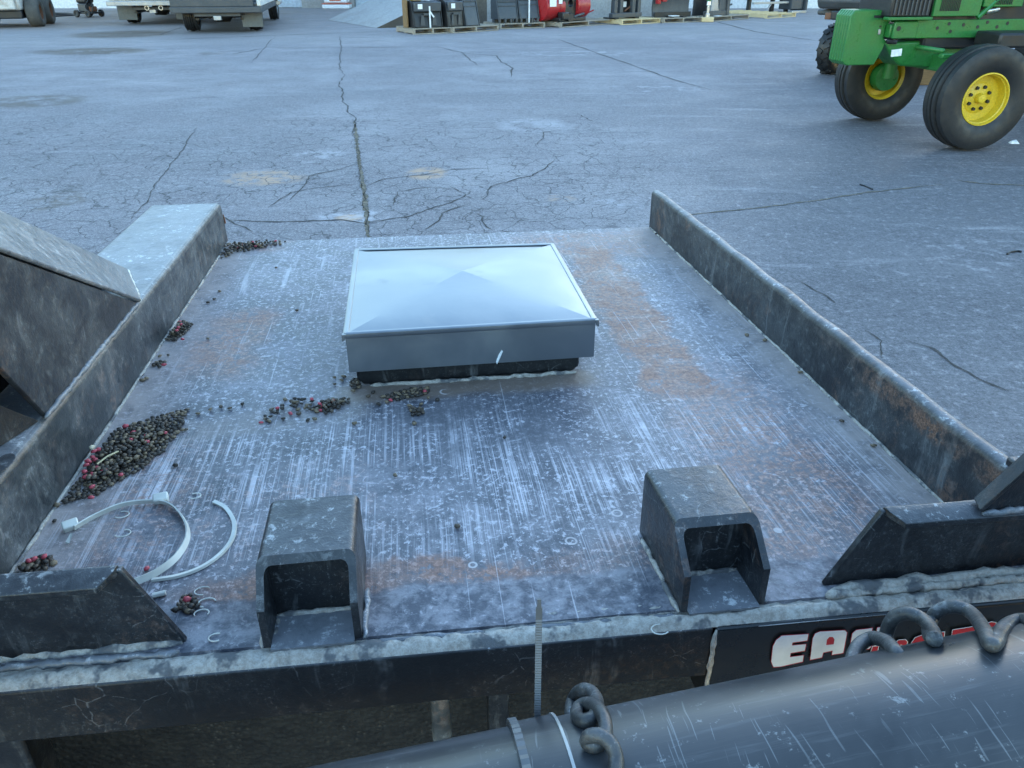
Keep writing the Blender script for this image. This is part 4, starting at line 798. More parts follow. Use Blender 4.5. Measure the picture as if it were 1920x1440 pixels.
# ------------------------------------------------------------------ wheels
def tyre_prof(Ro, Ri, wd, ribs=0, bulge=0.08):
    h = wd / 2; d = Ro - Ri
    pr = [(Ri, -h * 0.72), (Ri + d * 0.12, -h * 0.86), (Ri + d * 0.45, -h), (Ri + d * 0.75, -h * 0.96), (Ri + d * 0.92, -h * 0.84)]
    if ribs:
        n = ribs; w_ = 1.5 * h / n
        for i in range(n):
            y = -0.75 * h + i * w_; cr = Ro - 0.012 * abs((i - (n - 1) / 2)); pr += [(cr, y + 0.012), (cr, y + w_ - 0.012)]
            if i < n - 1: pr += [(cr - 0.024, y + w_ - 0.006), (cr - 0.024, y + w_ + 0.006)]
    else: pr += [(Ro, -h * 0.7), (Ro, h * 0.7)]
    pr += [(Ri + d * 0.92, h * 0.84), (Ri + d * 0.75, h * 0.96), (Ri + d * 0.45, h), (Ri + d * 0.12, h * 0.86), (Ri, h * 0.72)]
    return pr
def wheel(parent, loc, Ro, Ri, wd, rimmat, face=1, ribs=0, mat=None, bolts=0, lugs=0, deep=0.4, seg=48):
    """part 'wheel' (tyre) with rim, hub and bolts below it; face = +1/-1: local y side that shows the disc"""
    t = MB().lathe(tyre_prof(Ro, Ri, wd, ribs), seg).build('wheel', mat or A_TYRE, parent, smooth='auto'); t.location = loc
    h = wd / 2; f = face
    pr = [(Ri * 1.04, f * h * 0.80), (Ri * 1.05, f * h * 0.70), (Ri * 0.99, f * h * 0.66), (Ri * 0.93, f * h * 0.60), (Ri * 0.90, f * h * (0.6 - deep)), (Ri * 0.62, f * h * (0.58 - deep)), (Ri * 0.55, f * h * (0.66 - deep)), (0.001, f * h * (0.66 - deep)),
          (0.001, f * h * (0.5 - deep)), (Ri * 0.9, f * h * (0.45 - deep)), (Ri * 0.94, -f * h * 0.62), (Ri * 1.0, -f * h * 0.70), (Ri * 1.05, -f * h * 0.72), (Ri * 1.04, -f * h * 0.80), (Ri * 0.99, -f * h * 0.74), (Ri * 0.99, f * h * 0.6), (Ri * 0.97, f * h * 0.72), (Ri * 0.99, f * h * 0.8)]
    pr = pr[:15] + [(Ri * 0.985, f * h * 0.5), (Ri * 0.97, f * h * 0.70), (Ri * 0.99, f * h * 0.81)]
    MB().lathe(pr, seg).build('rim', rimmat, t, smooth='auto')
    yb = f * h * (0.66 - deep)
    MB().lathe([(0.001, yb + f * h * 0.35), (Ri * 0.16, yb + f * h * 0.33), (Ri * 0.20, yb + f * h * 0.2), (Ri * 0.20, yb)], 16, closed=False).build('hub', rimmat, t, smooth='auto')
    if bolts:
        pb = None
        for k in range(bolts):
            an = 2 * math.pi * (k + 0.4) / bolts; L_ = (Ri * 0.45 * math.cos(an), yb + f * 0.008, Ri * 0.45 * math.sin(an))
            if pb is None: pb = MB().lathe([(0.001, 0.012 * f), (0.014, 0.012 * f), (0.017, -0.012 * f), (0.001, -0.012 * f)], 8).build('bolt', A_BLACK, t); pb.location = L_
            else: copy_part(pb, t, L_)
    if lugs:
        mb = MB()
        for k in range(lugs):
            for sgn in (-1, 1):
                an = 2 * math.pi * (k + (0.5 if sgn > 0 else 0)) / lugs; m_ = Matrix.Rotation(an, 4, 'Y') @ Matrix.Translation((Ro - 0.004, sgn * h * 0.42, 0)) @ Matrix.Rotation(sgn * 0.5, 4, 'X')
                mb.box(-0.01, 0.022, -h * 0.40, h * 0.40, -math.pi * Ro / lugs * 0.42, math.pi * Ro / lugs * 0.42, m_)
        mb.build('tread', A_TYRE, t)
    return t
def part(name, parent, mat, x0, x1, y0, y1, z0, z1, bevel=0.01, M_=None): return MB().box(x0, x1, y0, y1, z0, z1, M_).build(name, mat, parent, bevel=bevel)

# ------------------------------------------------------------------ green tractor (local x forward, y towards its near side)
TA = math.atan2(-0.152, -0.988)
tr = empty('tractor', (4.067, 8.078, 0), TA, 'green farm tractor with yellow front rims and a stack of front weights', 'tractor')
TY = -1     # with x forward and z up, the near (left) side is +y in this frame after rotation
near = 1.0
wheel(tr, (0, 0.78 * near, 0.45), 0.45, 0.215, 0.30, A_YEL, 1, 4, bolts=8, deep=0.5)
wheel(tr, (0, -0.78 * near, 0.45), 0.45, 0.215, 0.30, A_YEL, -1, 4, bolts=8, deep=0.5)
# suitcase weights
wp = None; prof = [(0.99, 0.70), (0.99, 1.09), (0.955, 1.135), (0.60, 1.135), (0.585, 1.10), (0.585, 1.03), (0.62, 1.00), (0.62, 0.90), (0.585, 0.875), (0.60, 0.80), (0.66, 0.665), (0.945, 0.665)]
for k in range(6):
    if wp is None: wp = MB().prism([Vector((x, -0.129, z)) for x, z in prof], (0, 0.039, 0)).build('front_weight', A_GREEN, tr, bevel=0.008, seg=2)
    else: copy_part(wp, tr, (0, 0.044 * k, 0))
ws = part('weight_handle_slot', tr, A_BLACK, 0.66, 0.76, 0.1305, 0.133, 1.07, 1.092, 0)
part('weight_latch', tr, A_STEEL, 0.665, 0.69, 0.1305, 0.14, 0.93, 0.975, 0.003); part('weight_hole', tr, A_BLACK, 0.665, 0.685, 0.1305, 0.132, 0.99, 1.005, 0)
part('weight_bracket', tr, A_GREEN, 0.40, 0.615, -0.20, 0.20, 0.905, 1.02, 0.012); MB().box(0.36, 0.60, 0.202, 0.235, 0.90, 1.045).build('bracket_cheek', A_GREEN, tr, bevel=0.01)
MB().tube([(0.555, 0.2375, 0.985), (0.555, 0.234, 0.985)], 0.022, 14).build('bracket_hole', A_BLACK, tr)
for s_ in (-1, 1):
    rl = part('chassis_rail', tr, A_GREEN, -2.2, 0.38, 0.20 * s_ - 0.025, 0.20 * s_ + 0.025, 0.90, 1.055, 0.006)
    for bx_, bz in ((0.30, 1.01), (0.30, 0.94), (0.16, 0.985), (0.05, 1.02), (0.02, 0.955), (-0.10, 1.01), (-0.25, 0.99), (-0.34, 1.03), (-0.45, 0.99), (-0.55, 1.02)):
        MB().tube([(bx_, s_ * 0.2245, bz), (bx_, s_ * 0.2275, bz)], 0.012 if bx_ > 0.2 else 0.016, 10).build('bolt_hole', A_BLACK if bx_ < 0.2 else A_GREEN, rl)
MB().prism([Vector((0.60, -0.15, 0.86)), Vector((-0.25, -0.15, 0.885)), Vector((-0.25, -0.15, 0.70)), Vector((0.12, -0.15, 0.63)), Vector((0.40, -0.15, 0.655)), Vector((0.50, -0.15, 0.73))], (0, 0.30, 0)).build('axle_support', A_GREEN, tr, bevel=0.02)
part('axle_beam', tr, A_GREEN, -0.09, 0.09, -0.60, 0.60, 0.61, 0.76, 0.02)
for s_ in (-1, 1):
    MB().tube([(0, s_ * 0.58, 0.82), (0, s_ * 0.60, 0.45)], 0.065, 16).build('king_pin', A_GREEN, tr, smooth='auto')
    MB().lathe([(0.001, s_ * 0.60), (0.13, s_ * 0.62), (0.14, s_ * 0.72), (0.09, s_ * 0.76), (0.001, s_ * 0.76)], 24, Matrix.Translation((0, 0, 0.45))).build('wheel_hub', A_GREEN, tr, smooth='auto')
    part('steering_arm', tr, A_GREEN, -0.02, 0.30, s_ * 0.56 - 0.03, s_ * 0.56 + 0.03, 0.76, 0.80, 0.008)
MB().tube([(0.27, -0.54, 0.82), (0.27, 0.54, 0.82)], 0.02, 10).build('tie_rod', A_GREEN, tr, smooth=True)
MB().box(0.40, 0.50, 0.24, 0.25, 0.80, 0.86, Matrix.Rotation(0.1, 4, 'Y')).build('paper_tag', A_PAPER, tr); MB().tube([(0.60, 0.16, 0.875), (0.52, 0.20, 0.87)], 0.022, 10).build('hitch_pin', A_BLACK, tr)
# hood
part('hood', tr, A_GREEN, -1.9, 0.70, -0.27, 0.27, 1.30, 1.78, 0.05)
part('engine_block', tr, A_BLACK, -1.7, 0.25, -0.20, 0.20, 0.80, 1.299, 0.02)
part('grille_housing', tr, A_BLACK, 0.30, 0.695, -0.265, 0.265, 1.085, 1.299, 0.01)
sp_ = None
for k in range(9):
    if sp_ is None: sp_ = part('grille_bar', tr, A_DGREY, 0.33, 0.342, 0.2655, 0.278, 1.10, 1.298, 0.002)
    else: copy_part(sp_, tr, (0.04 * k, 0, 0))
part('grille_sill', tr, A_GREEN, 0.27, 0.71, 0.20, 0.285, 1.058, 1.083, 0.004)
pn = part('side_panel', tr, A_GREEN, -0.20, 0.268, 0.235, 0.27, 1.085, 1.299, 0.006)
sp_ = None
for k in range(12):
    if sp_ is None: sp_ = part('louvre', pn, A_BLACK, 0.02, 0.029, 0.2705, 0.277, 1.13, 1.298, 0.001)
    else: copy_part(sp_, pn, (0.0165 * k, 0, 0))
pn = part('side_panel', tr, A_GREEN, -0.62, -0.22, 0.235, 0.268, 1.16, 1.299, 0.006)
for k in range(10): part('louvre', pn, A_BLACK, -0.50 + 0.018 * k, -0.492 + 0.018 * k, 0.2685, 0.275, 1.18, 1.298, 0.001)
MB().tube([(-0.20, 0.255, 1.07), (-0.48, 0.255, 1.34)], 0.022, 8).build('panel_strut', A_GREEN, tr, smooth='auto'); MB().tube([(-0.30, 0.21, 1.12), (-0.42, 0.21, 1.14)], 0.03, 12).build('oil_filter', A_SILVER, tr, smooth='auto')
part('battery_box', tr, A_BLACK, -0.95, -0.20, 0.28, 0.62, 0.84, 0.965, 0.02)
# rear half outside the picture
wheel(tr, (-2.55, 0.86, 0.82), 0.82, 0.48, 0.46, A_YEL, 1, 0, bolts=8, lugs=22); wheel(tr, (-2.55, -0.86, 0.82), 0.82, 0.48, 0.46, A_YEL, -1, 0, bolts=8, lugs=22)
part('rear_axle', tr, A_GREEN, -2.72, -2.38, -0.62, 0.62, 0.65, 0.98, 0.05); part('transmission', tr, A_GREEN, -2.9, -1.7, -0.25, 0.25, 0.6, 1.1, 0.05)
part('cab', tr, A_GLASS, -3.0, -1.92, -0.62, 0.62, 1.35, 2.5, 0.06); part('cab_roof', tr, A_GREEN, -3.05, -1.85, -0.68, 0.68, 2.502, 2.68, 0.06); part('cab_base', tr, A_GREEN, -3.0, -1.92, -0.6, 0.6, 1.0, 1.349, 0.03)

# ------------------------------------------------------------------ dark off-road buggy behind the tractor, facing the viewer
up_ = gnd(1557, 138); ut = empty('utility_buggy', (up_.x + 0.62 * math.cos(R(-50)), up_.y + 0.62 * math.sin(R(-50)), 0), R(-140), 'charcoal off-road buggy with knobbly tyres half hidden behind the tractor', 'buggy')
# local x forward (towards viewer), y to its left (image right)
for s_ in (-1, 1):
    wheel(ut, (0, s_ * 0.62, 0.35), 0.35, 0.17, 0.24, A_BLACK, s_, lugs=16, seg=32); wheel(ut, (-1.9, s_ * 0.62, 0.35), 0.35, 0.17, 0.28, A_BLACK, s_, lugs=16, seg=32)
    part('fender', ut, A_DGREY, -0.40, 0.42, s_ * 0.62 - 0.17, s_ * 0.62 + 0.17, 0.84, 0.92, 0.03)
    MB().tube([(0, s_ * 0.2, 0.42), (0, s_ * 0.6, 0.36)], 0.025, 8).build('control_arm', A_BLACK, ut); MB().tube([(-0.03, s_ * 0.32, 0.95), (-0.03, s_ * 0.48, 0.42)], 0.035, 10).build('shock_absorber', A_RED, ut)
MB().prism([Vector((0.55, -0.72, 0.93)), Vector((0.62, -0.72, 1.06)), Vector((0.30, -0.72, 1.32)), Vector((-0.35, -0.72, 1.36)), Vector((-0.35, -0.72, 0.93))], (0, 1.44, 0)).build('front_body', A_DGREY, ut, bevel=0.04)
MB().prism([Vector((0.56, -0.35, 0.62)), Vector((0.60, -0.35, 0.93)), Vector((-0.2, -0.35, 0.93)), Vector((-0.2, -0.35, 0.45))], (0, 0.70, 0)).build('skid_plate', A_BLACK, ut, bevel=0.03)
part('tow_hook', ut, A_RUST, 0.56, 0.68, -0.50, -0.40, 0.80, 0.89, 0.01); part('winch', ut, A_BLACK, 0.56, 0.72, -0.39, -0.15, 0.80, 0.92, 0.02)
part('chassis', ut, A_BLACK, -2.3, -0.2, -0.5, 0.5, 0.40, 0.60, 0.03); part('cargo_bed', ut, A_DGREY, -2.4, -1.4, -0.65, 0.65, 0.85, 1.15, 0.03)
part('seat', ut, A_BLACK, -1.3, -0.75, -0.55, 0.55, 0.62, 0.95, 0.05)
for s_ in (-1, 1): MB().tube([(-0.3, s_ * 0.66, 1.3), (-0.7, s_ * 0.6, 1.95), (-1.35, s_ * 0.6, 1.95), (-1.45, s_ * 0.64, 0.9)], 0.03, 10).build('roll_bar', A_BLACK, ut, smooth=True)

# ------------------------------------------------------------------ trucks (local x forward, y to the left)
def truck(kind, rl, heading, label):
    h = R(heading); fw = Vector((math.cos(h), math.sin(h), 0)); lf = Vector((-fw.y, fw.x, 0)); c = rl - lf * 0.78
    t = empty('flatbed_truck' if kind else 'box_truck', (c.x, c.y, 0), h, label, 'truck')
    wm = A_STEEL
    for s_ in (-1, 1):
        wheel(t, (0, s_ * 0.78, 0.37), 0.37, 0.20, 0.34, wm, s_, 5, seg=32); wheel(t, (4.4, s_ * 0.84, 0.37), 0.37, 0.20, 0.27, wm, s_, 5, seg=32)
        part('frame_rail', t, A_BLACK, -0.75, 5.0, s_ * 0.40 - 0.04, s_ * 0.40 + 0.04, 0.44, 0.56, 0.005)
        part('leaf_spring', t, A_BLACK, -0.6, 0.6, s_ * 0.54 - 0.04, s_ * 0.54 + 0.04, 0.28, 0.34, 0.005); part('shackle', t, A_BLACK, -0.62, -0.55, s_ * 0.58 - 0.04, s_ * 0.58 + 0.04, 0.40, 0.60, 0.005)
        part('shock', t, A_BLACK, -0.25, -0.2, s_ * 0.30 - 0.03, s_ * 0.30 + 0.03, 0.30, 0.6, 0.005)
    MB().tube([(0, -0.70, 0.37), (0, -0.22, 0.37), (0, -0.15, 0.37), (0, 0.15, 0.37), (0, 0.22, 0.37), (0, 0.70, 0.37)], [0.06, 0.07, 0.16, 0.16, 0.07, 0.06], 14).build('rear_axle', A_BLACK, t, smooth=True)
    part('hitch', t, A_STEEL, -0.98, -0.85, -0.09, 0.09, 0.30, 0.40, 0.01); part('hitch_bar', t, A_DGREY, -0.88, -0.78, -0.55, 0.55, 0.38, 0.455, 0.006)
    if kind:   # dark flat bed with white service sides
        part('bed_sill', t, A_DGREY, -1.00, 3.0, -1.07, 1.07, 0.46, 0.60, 0.02); part('tailgate', t, A_DGREY, -0.97, -0.90, -0.90, 1.05, 0.602, 1.35, 0.01)
        for s_ in (-1, 1): part('bed_side', t, A_WHITE, -0.96, 3.0, s_ * 1.03 - 0.05, s_ * 1.03 + 0.05, 0.603, 1.7, 0.02) if s_ < 0 else part('bed_side', t, A_WHITE, -0.88, 3.0, 1.0, 1.06, 0.603, 1.7, 0.02)
        part('bed_floor', t, A_DGREY, -0.89, 3.0, -0.975, 0.975, 0.602, 0.66, 0.005); part('headboard', t, A_WHITE, 2.9, 2.98, -0.97, 0.97, 0.861, 1.8, 0.01)
    else:
        bx = part('box_body', t, A_WHITE, -0.95, 3.1, -1.12, 1.12, 0.62, 3.0, 0.03); part('rear_bumper', t, A_STEEL, -1.15, -0.96, -1.14, 1.14, 0.50, 0.62, 0.015)
        for s_ in (-1, 1):
            for k in range(2): MB().tube([(-0.951, s_ * (0.95 - 0.15 * k), 0.74), (-0.985, s_ * (0.95 - 0.15 * k), 0.74)], 0.06, 16).build('tail_light', A_LENS if k == 0 else A_SILVER, bx)
        for k in range(3): MB().tube([(-0.951, 0.25 - 0.22 * k, 0.72), (-0.962, 0.25 - 0.22 * k, 0.72)], 0.018, 10).build('bolt', A_STEEL, bx)
        for y in (-0.25, 0.12): MB().lathe([(0.045, -0.01), (0.06, -0.01), (0.06, 0.01), (0.045, 0.01)], 16, Matrix.Translation((-1.06, y, 0.44)) @ Matrix.Rotation(math.pi / 2, 4, 'Z')).build('tow_ring', A_SILVER, t)
    fl_ = A_DGREY if kind else A_STEEL
    for s_ in (-1, 1):
        if not kind or s_ < 0: MB().box(-0.60, -0.585, s_ * 0.78 - 0.25, s_ * 0.78 + 0.25, 0.12, 0.50).build('mud_flap', paint_flap, t, bevel=0.004)
    cab_ = part('cab', t, A_WHITE, 3.2, 5.0, -0.98, 0.98, 0.55, 1.95, 0.08); part('cab_glass', t, A_GLASS, 3.3, 4.6, -0.92, 0.92, 1.955, 2.45, 0.06); part('bonnet', t, A_WHITE, 5.0, 5.9, -0.9, 0.9, 0.6, 1.35, 0.08)
    part('cab_roof', t, A_WHITE, 3.28, 4.55, -0.94, 0.94, 2.455, 2.52, 0.02)
    MB().tube([(3.1, -1.12, 0.52), (4.9 - 1.2, -1.12, 0.52)], 0.06, 10).build('step_bar', A_SILVER, t, smooth='auto')
    return t
paint_flap = paint('dusty_mud_flap', (0.12, 0.125, 0.12), 0.7, 0.4, (0.2, 0.19, 0.17))
truck(1, gnd(364, 58.5), 100, 'dark flatbed truck with white sides parked facing the warehouse'); truck(0, gnd(253, 43.5), 100, 'white box truck parked left of the dark flatbed truck')

# ------------------------------------------------------------------ small loader at the left edge
p = gnd(48, 54); lfh = Vector((math.cos(R(196)), math.sin(R(196)), 0)); p = gnd(73, 49.5) + Vector((math.cos(R(106)), math.sin(R(106)), 0)) * 0.55 + lfh * 0.72; ld = empty('skid_loader', (p.x, p.y, 0), R(106), 'dirty white skid loader with wide dusty tyres at the left edge', 'loader')
for x_, s_ in ((0.62, -1), (-0.55, -1), (0.62, 1), (-0.55, 1)):
    wheel(ld, (x_, s_ * 0.72, 0.36), 0.36, 0.19, 0.36, A_RUST, s_, 0, A_TYREDUST, seg=32)
part('lower_hull', ld, A_BLACK, -1.0, 0.95, -0.50, 0.50, 0.22, 0.42, 0.03); part('body', ld, A_DIRTYW, -1.05, 0.9, -0.52, 0.52, 0.425, 0.95, 0.06)
part('rear_door', ld, A_DIRTYW, -1.15, -1.06, -0.42, 0.42, 0.45, 1.2, 0.03); part('counterweight', ld, A_WHITE, -0.4, 0.0, -0.66, -0.53, 0.5, 0.95, 0.03)
part('cage', ld, A_BLACK, -0.5, 0.8, -0.45, 0.45, 0.952, 1.95, 0.05)
for s_ in (-1, 1): MB().hexa([Vector((x_, s_ * 0.66 + d_, z_)) for x_, d_, z_ in ((-1.0, -0.06, 1.25), (-1.0, 0.06, 1.25), (1.3, 0.06, 0.5), (1.3, -0.06, 0.5), (-1.0, -0.06, 1.45), (-1.0, 0.06, 1.45), (1.35, 0.06, 0.75), (1.35, -0.06, 0.75))]).build('lift_arm', A_DIRTYW, ld, bevel=0.015)
# small engine with hoses
p = gnd(163, 32.5); pw = empty('pressure_washer', (p.x, p.y + 0.2, 0), R(-20), 'small black engine-driven washer standing before the white wall', 'washer')
part('frame', pw, A_BLACK, -0.32, 0.32, -0.22, 0.22, 0.10, 0.16, 0.01); part('engine', pw, A_DGREY, -0.25, 0.12, -0.17, 0.17, 0.162, 0.40, 0.03); part('fuel_tank', pw, A_BLACK, -0.27, 0.16, -0.18, 0.18, 0.402, 0.56, 0.06); part('pump', pw, A_RUST, 0.13, 0.30, -0.1, 0.1, 0.162, 0.32, 0.03)
MB().prism([Vector((-0.20, -0.2, 0.562)), Vector((0.30, -0.2, 0.50)), Vector((0.32, -0.2, 0.54)), Vector((0.12, -0.2, 0.64)), Vector((-0.12, -0.2, 0.64))], (0, 0.4, 0)).build('hood', A_BLACK, pw, bevel=0.015)
for x_ in (-0.24, 0.24): wheel(pw, (x_, -0.27, 0.11), 0.11, 0.05, 0.07, A_DGREY, -1, seg=20); wheel(pw, (x_, 0.27, 0.11), 0.11, 0.05, 0.07, A_DGREY, 1, seg=20)
MB().tube(smooth_curve([(0.25, -0.1, 0.3), (0.36, -0.15, 0.42), (0.42, -0.2, 0.3), (0.36, -0.25, 0.12), (0.2, -0.28, 0.3), (0.3, -0.2, 0.5)], 8), 0.018, 8).build('hose', A_BLACK, pw, smooth=True); MB().tube([(0.22, 0.0, 0.16), (0.26, -0.05, 0.55)], 0.02, 8).build('handle_post', A_BLACK, pw)
for i in range(3):
    q0_, q1_ = gnd(100, 26 + 3 * i), gnd(146, 28 + 1.5 * i); md = (q0_ + q1_) / 2 + Vector((0, random.uniform(-0.5, 0.5), 0))
    o = MB().tube([v + Vector((0, 0, 0.025)) for v in smooth_curve([q0_, md, q1_], 8)], 0.022, 6).build('hose', A_BLACK, smooth=True); tag(o, 'dark hose lying on the ground between loader and washer', 'hose', 'hoses by the small washer')
# orange and white bagged goods
p = gnd(637, 15); bg_ = empty('wrapped_goods', (p.x, p.y - 0.4, 0), 0, 'white wrapped goods with orange print by the concrete pier', 'goods')
part('base', bg_, A_PAPER, -0.52, 0.52, -0.4, 0.4, 0.0, 0.16, 0.04); part('base_trim', bg_, A_ORANGE, -0.53, 0.53, -0.405, 0.405, 0.165, 0.19, 0.01); part('stack', bg_, A_PAPER, -0.44, 0.44, -0.36, 0.36, 0.195, 1.0, 0.06); MB().box(-0.22, 0.22, -0.366, -0.361, 0.28, 0.75).build('printed_panel', A_ORANGE, bg_)

# ------------------------------------------------------------------ pallets with attachments
def pallet(pl, pr, dep, mat, label, hgt=0.13):
    a, b = gnd(*pl), gnd(*pr); dx = (b - a); Lp = dx.length; an = math.atan2(dx.y, dx.x)
    e = empty('pallet', (a.x, a.y, 0), an, label, 'pallet', 'pallets in a row across the yard')
    sp = MB().box(0, 0.045, 0, dep, 0.022, hgt - 0.022).build('stringer', mat, e)
    copy_part(sp, e, (Lp / 2 - 0.022, 0, 0)); copy_part(sp, e, (Lp - 0.045, 0, 0))
    n = 7; bw = 0.095; tb = MB().box(0, Lp, 0, bw, hgt - 0.02, hgt).build('top_board', mat, e)
    for k in range(1, n): copy_part(tb, e, ((random.uniform(-0.01, 0.01)), (dep - bw) * k / (n - 1), 0))
    bb_ = MB().box(0, Lp, 0, bw, 0.001, 0.02).build('bottom_board', mat, e)
    for k in (1, 2): copy_part(bb_, e, (0, (dep - bw) * k / 2, 0))
    return e, Lp, hgt
def bucket(e, x, y, z, wd, hgt, dep, lean, label, front, ridged, teeth=False, rz=0.0, sticker=False, strapx=None):
    """skid bucket standing on its back edge: curved shell, end plates, lip"""
    m_ = e.matrix_basis @ Matrix.Translation((x, y, z)) @ Matrix.Rotation(rz, 4, 'Z'); o = bpy.data.objects.new('loader_bucket', None); col.objects.link(o); o.matrix_world = m_; tag(o, label, 'bucket', 'buckets on the pallets')
    mat = A_BLACK if not ridged else A_BUCKET; zb = 0.09 if teeth else 0.002
    # profile in (y, z): front face leaning, rounded top, back hollow
    pr = [(-dep * 0.5, zb), (-dep * 0.5 + lean, hgt * 0.72), (-dep * 0.5 + lean + 0.05, hgt * 0.92), (-dep * 0.5 + lean + 0.14, hgt), (dep * 0.5, hgt * 0.97), (dep * 0.5, zb)]
    MB().prism([Vector((0.02, q[0], q[1])) for q in pr], (wd - 0.04, 0, 0)).build('shell', mat, o, bevel=0.02)
    for xx in (0, wd - 0.019): MB().prism([Vector((xx, q[0] + (0.012 if q[0] > 0 else -0.012), q[1] + (0.012 if q[1] > 0.2 else 0))) for q in pr], (0.019, 0, 0)).build('end_plate', mat, o, bevel=0.004)
    def fy(zz): return -dep * 0.5 + lean * min(1, (zz - zb) / (hgt * 0.72 - zb))
    if ridged:
        for zz in (0.62, 0.78, 0.9): MB().box(0.03, wd - 0.03, fy(hgt * zz) - 0.014, fy(hgt * zz) + 0.03, hgt * zz - 0.012, hgt * zz + 0.012).build('rib', mat, o, bevel=0.004)
    else:
        MB().box(0.03, wd - 0.03, -dep * 0.5 - 0.01, -dep * 0.5 + lean * 0.6 + 0.02, hgt * 0.60, hgt * 0.95).build('back_sheet', A_BUCKET, o, bevel=0.02)
        for xx in (0.22, 0.62): MB().prism([Vector((wd * xx, -dep * 0.5 - 0.012, 0.05)), Vector((wd * (xx + 0.16), -dep * 0.5 - 0.012, 0.05)), Vector((wd * (xx + 0.12), -dep * 0.5 - 0.012, 0.28)), Vector((wd * (xx + 0.04), -dep * 0.5 - 0.012, 0.28))], (0, 0.015, 0)).build('coupler_plate', A_DGREY, o)
        MB().box(wd * 0.35, wd * 0.65, -dep * 0.5 - 0.018, -dep * 0.5 + 0.02, hgt * 0.46, hgt * 0.54).build('coupler_bar', A_DGREY, o)
    if teeth:
        n = int(wd / 0.14); tb = None
        for k in range(n):
            if tb is None: tb = MB().box(0.02, 0.075, -dep * 0.5 - 0.02, -dep * 0.5 + 0.04, 0.002, zb + 0.03).build('tooth', A_DGREY, o, bevel=0.004)
            else: copy_part(tb, o, ((wd - 0.1) / (n - 1) * k, 0, 0))
        MB().box(0.02, wd - 0.02, dep * 0.1, dep * 0.4, 0.002, zb).build('rear_skid', A_DGREY, o)
    if sticker: MB().box(0.12, 0.24, -dep * 0.5 - 0.013, -dep * 0.5 - 0.0105, hgt * 0.70, hgt * 0.88).build('paper_label', A_PAPER, o)
    if strapx: 
        sx_ = wd * strapx; MB().box(sx_, sx_ + 0.04, -dep * 0.5 - 0.024, -dep * 0.5 - 0.02 + 0.002, 0.0, hgt * 0.80).build('strap', A_STRAP, o); MB().box(sx_, sx_ + 0.04, -dep * 0.5 - 0.02, dep * 0.4, hgt + 0.003, hgt + 0.008).build('strap', A_STRAP, o)
        if not ridged: MB().prism([Vector((sx_ + 0.02, -dep * 0.5 - 0.03, 0.40)), Vector((sx_ + 0.14, -dep * 0.5 - 0.03, 0.24)), Vector((sx_ + 0.11, -dep * 0.5 - 0.03, 0.22)), Vector((sx_ + 0.02, -dep * 0.5 - 0.03, 0.34))], (0, 0.004, 0)).build('strap_end', A_STRAP, o)
    return o
e, Lp, hp = pallet((776, 65), (848, 62), 1.15, A_WOOD, 'leftmost weathered pallet in the row, carrying a strapped black bucket')
bucket(e, 0.08, 0.40, hp + 0.001, 0.78, 0.60, 0.50, 0.10, 'black bucket with white strap and sticker on the leftmost pallet', 1, False, sticker=True, strapx=0.52)
o = MB().box(-0.10, 0.14, 0.82, 0.86, 0.0, 0.60).box(-0.14, -0.10, 0.60, 0.86, 0.0, 0.62).build('wooden_board', [A_PLY], bevel=0.004); o.matrix_world = e.matrix_basis @ Matrix.Translation((0.13, -0.22, hp + 0.001)); tag(o, 'brown wooden board standing beside the leftmost black bucket', 'board')
o = MB().box(0, 0.26, 0, 0.2, 0, 0.035).box(0.04, 0.22, 0.03, 0.17, 0.035, 0.11).build('yellow_fitting', A_AMBER, bevel=0.01); o.matrix_world = e.matrix_basis @ Matrix.Translation((0.14, 0.36, hp + 0.001 + 0.602 + 0.002)); tag(o, 'yellow steel fitting lying on top of the leftmost bucket', 'fitting')
e, Lp, hp = pallet((850, 62.5), (935, 57), 1.1, A_WOOD, 'second pallet from the left, carrying a black and a charcoal bucket')
bucket(e, -0.02, 0.42, hp + 0.001, 0.52, 0.60, 0.46, 0.05, 'small black bucket with sticker on the second pallet', 1, False, sticker=True)
bucket(e, 0.52, 0.36, hp + 0.001, 0.44, 0.72, 0.48, 0.14, 'tall ribbed charcoal bucket on the second pallet', 1, True)
e, Lp, hp = pallet((938, 55), (1022, 52), 1.1, A_WOOD, 'third pallet from the left, carrying two ribbed toothed buckets')
bucket(e, 0.02, 0.40, hp + 0.001, 0.60, 0.66, 0.46, 0.10, 'ribbed charcoal toothed bucket left on the third pallet', 1, True, teeth=True)
bucket(e, 0.65, 0.38, hp + 0.001, 0.60, 0.70, 0.46, 0.12, 'ribbed charcoal toothed bucket with white strap on the third pallet', 1, True, teeth=True, strapx=0.42)
# red blowers
e, Lp, hp = pallet((1052, 52), (1152, 45), 1.2, A_WOOD, 'timber pallet under the red machine with paper labels')
rb_ = empty('red_tiller', matrix=e.matrix_basis @ Matrix.Translation((0, 0, hp)), label='red drum-shaped machine with paper labels and black fan housing', cat='machine')
MB().tube([(-0.32, 0.55, 0.36), (0.10, 0.55, 0.36)], 0.34, 32).build('drum', A_RED, rb_, smooth='auto'); MB().tube([(0.10, 0.55, 0.36), (0.42, 0.55, 0.36)], 0.30, 32).build('drum_neck', A_RED, rb_, smooth='auto'); MB().tube([(0.86, 0.5, 0.38), (1.36, 0.5, 0.38)], 0.32, 32).build('drum', A_RED, rb_, smooth='auto')
for x_ in (-0.26, 0.22): MB().tube([(x_ - 0.5 if False else x_, 0.55, 0.36), (x_ + 0.02, 0.55, 0.36)], 0.345 if x_ < 0 else 0.305, 32).build('drum_band', A_RED, rb_, smooth='auto')
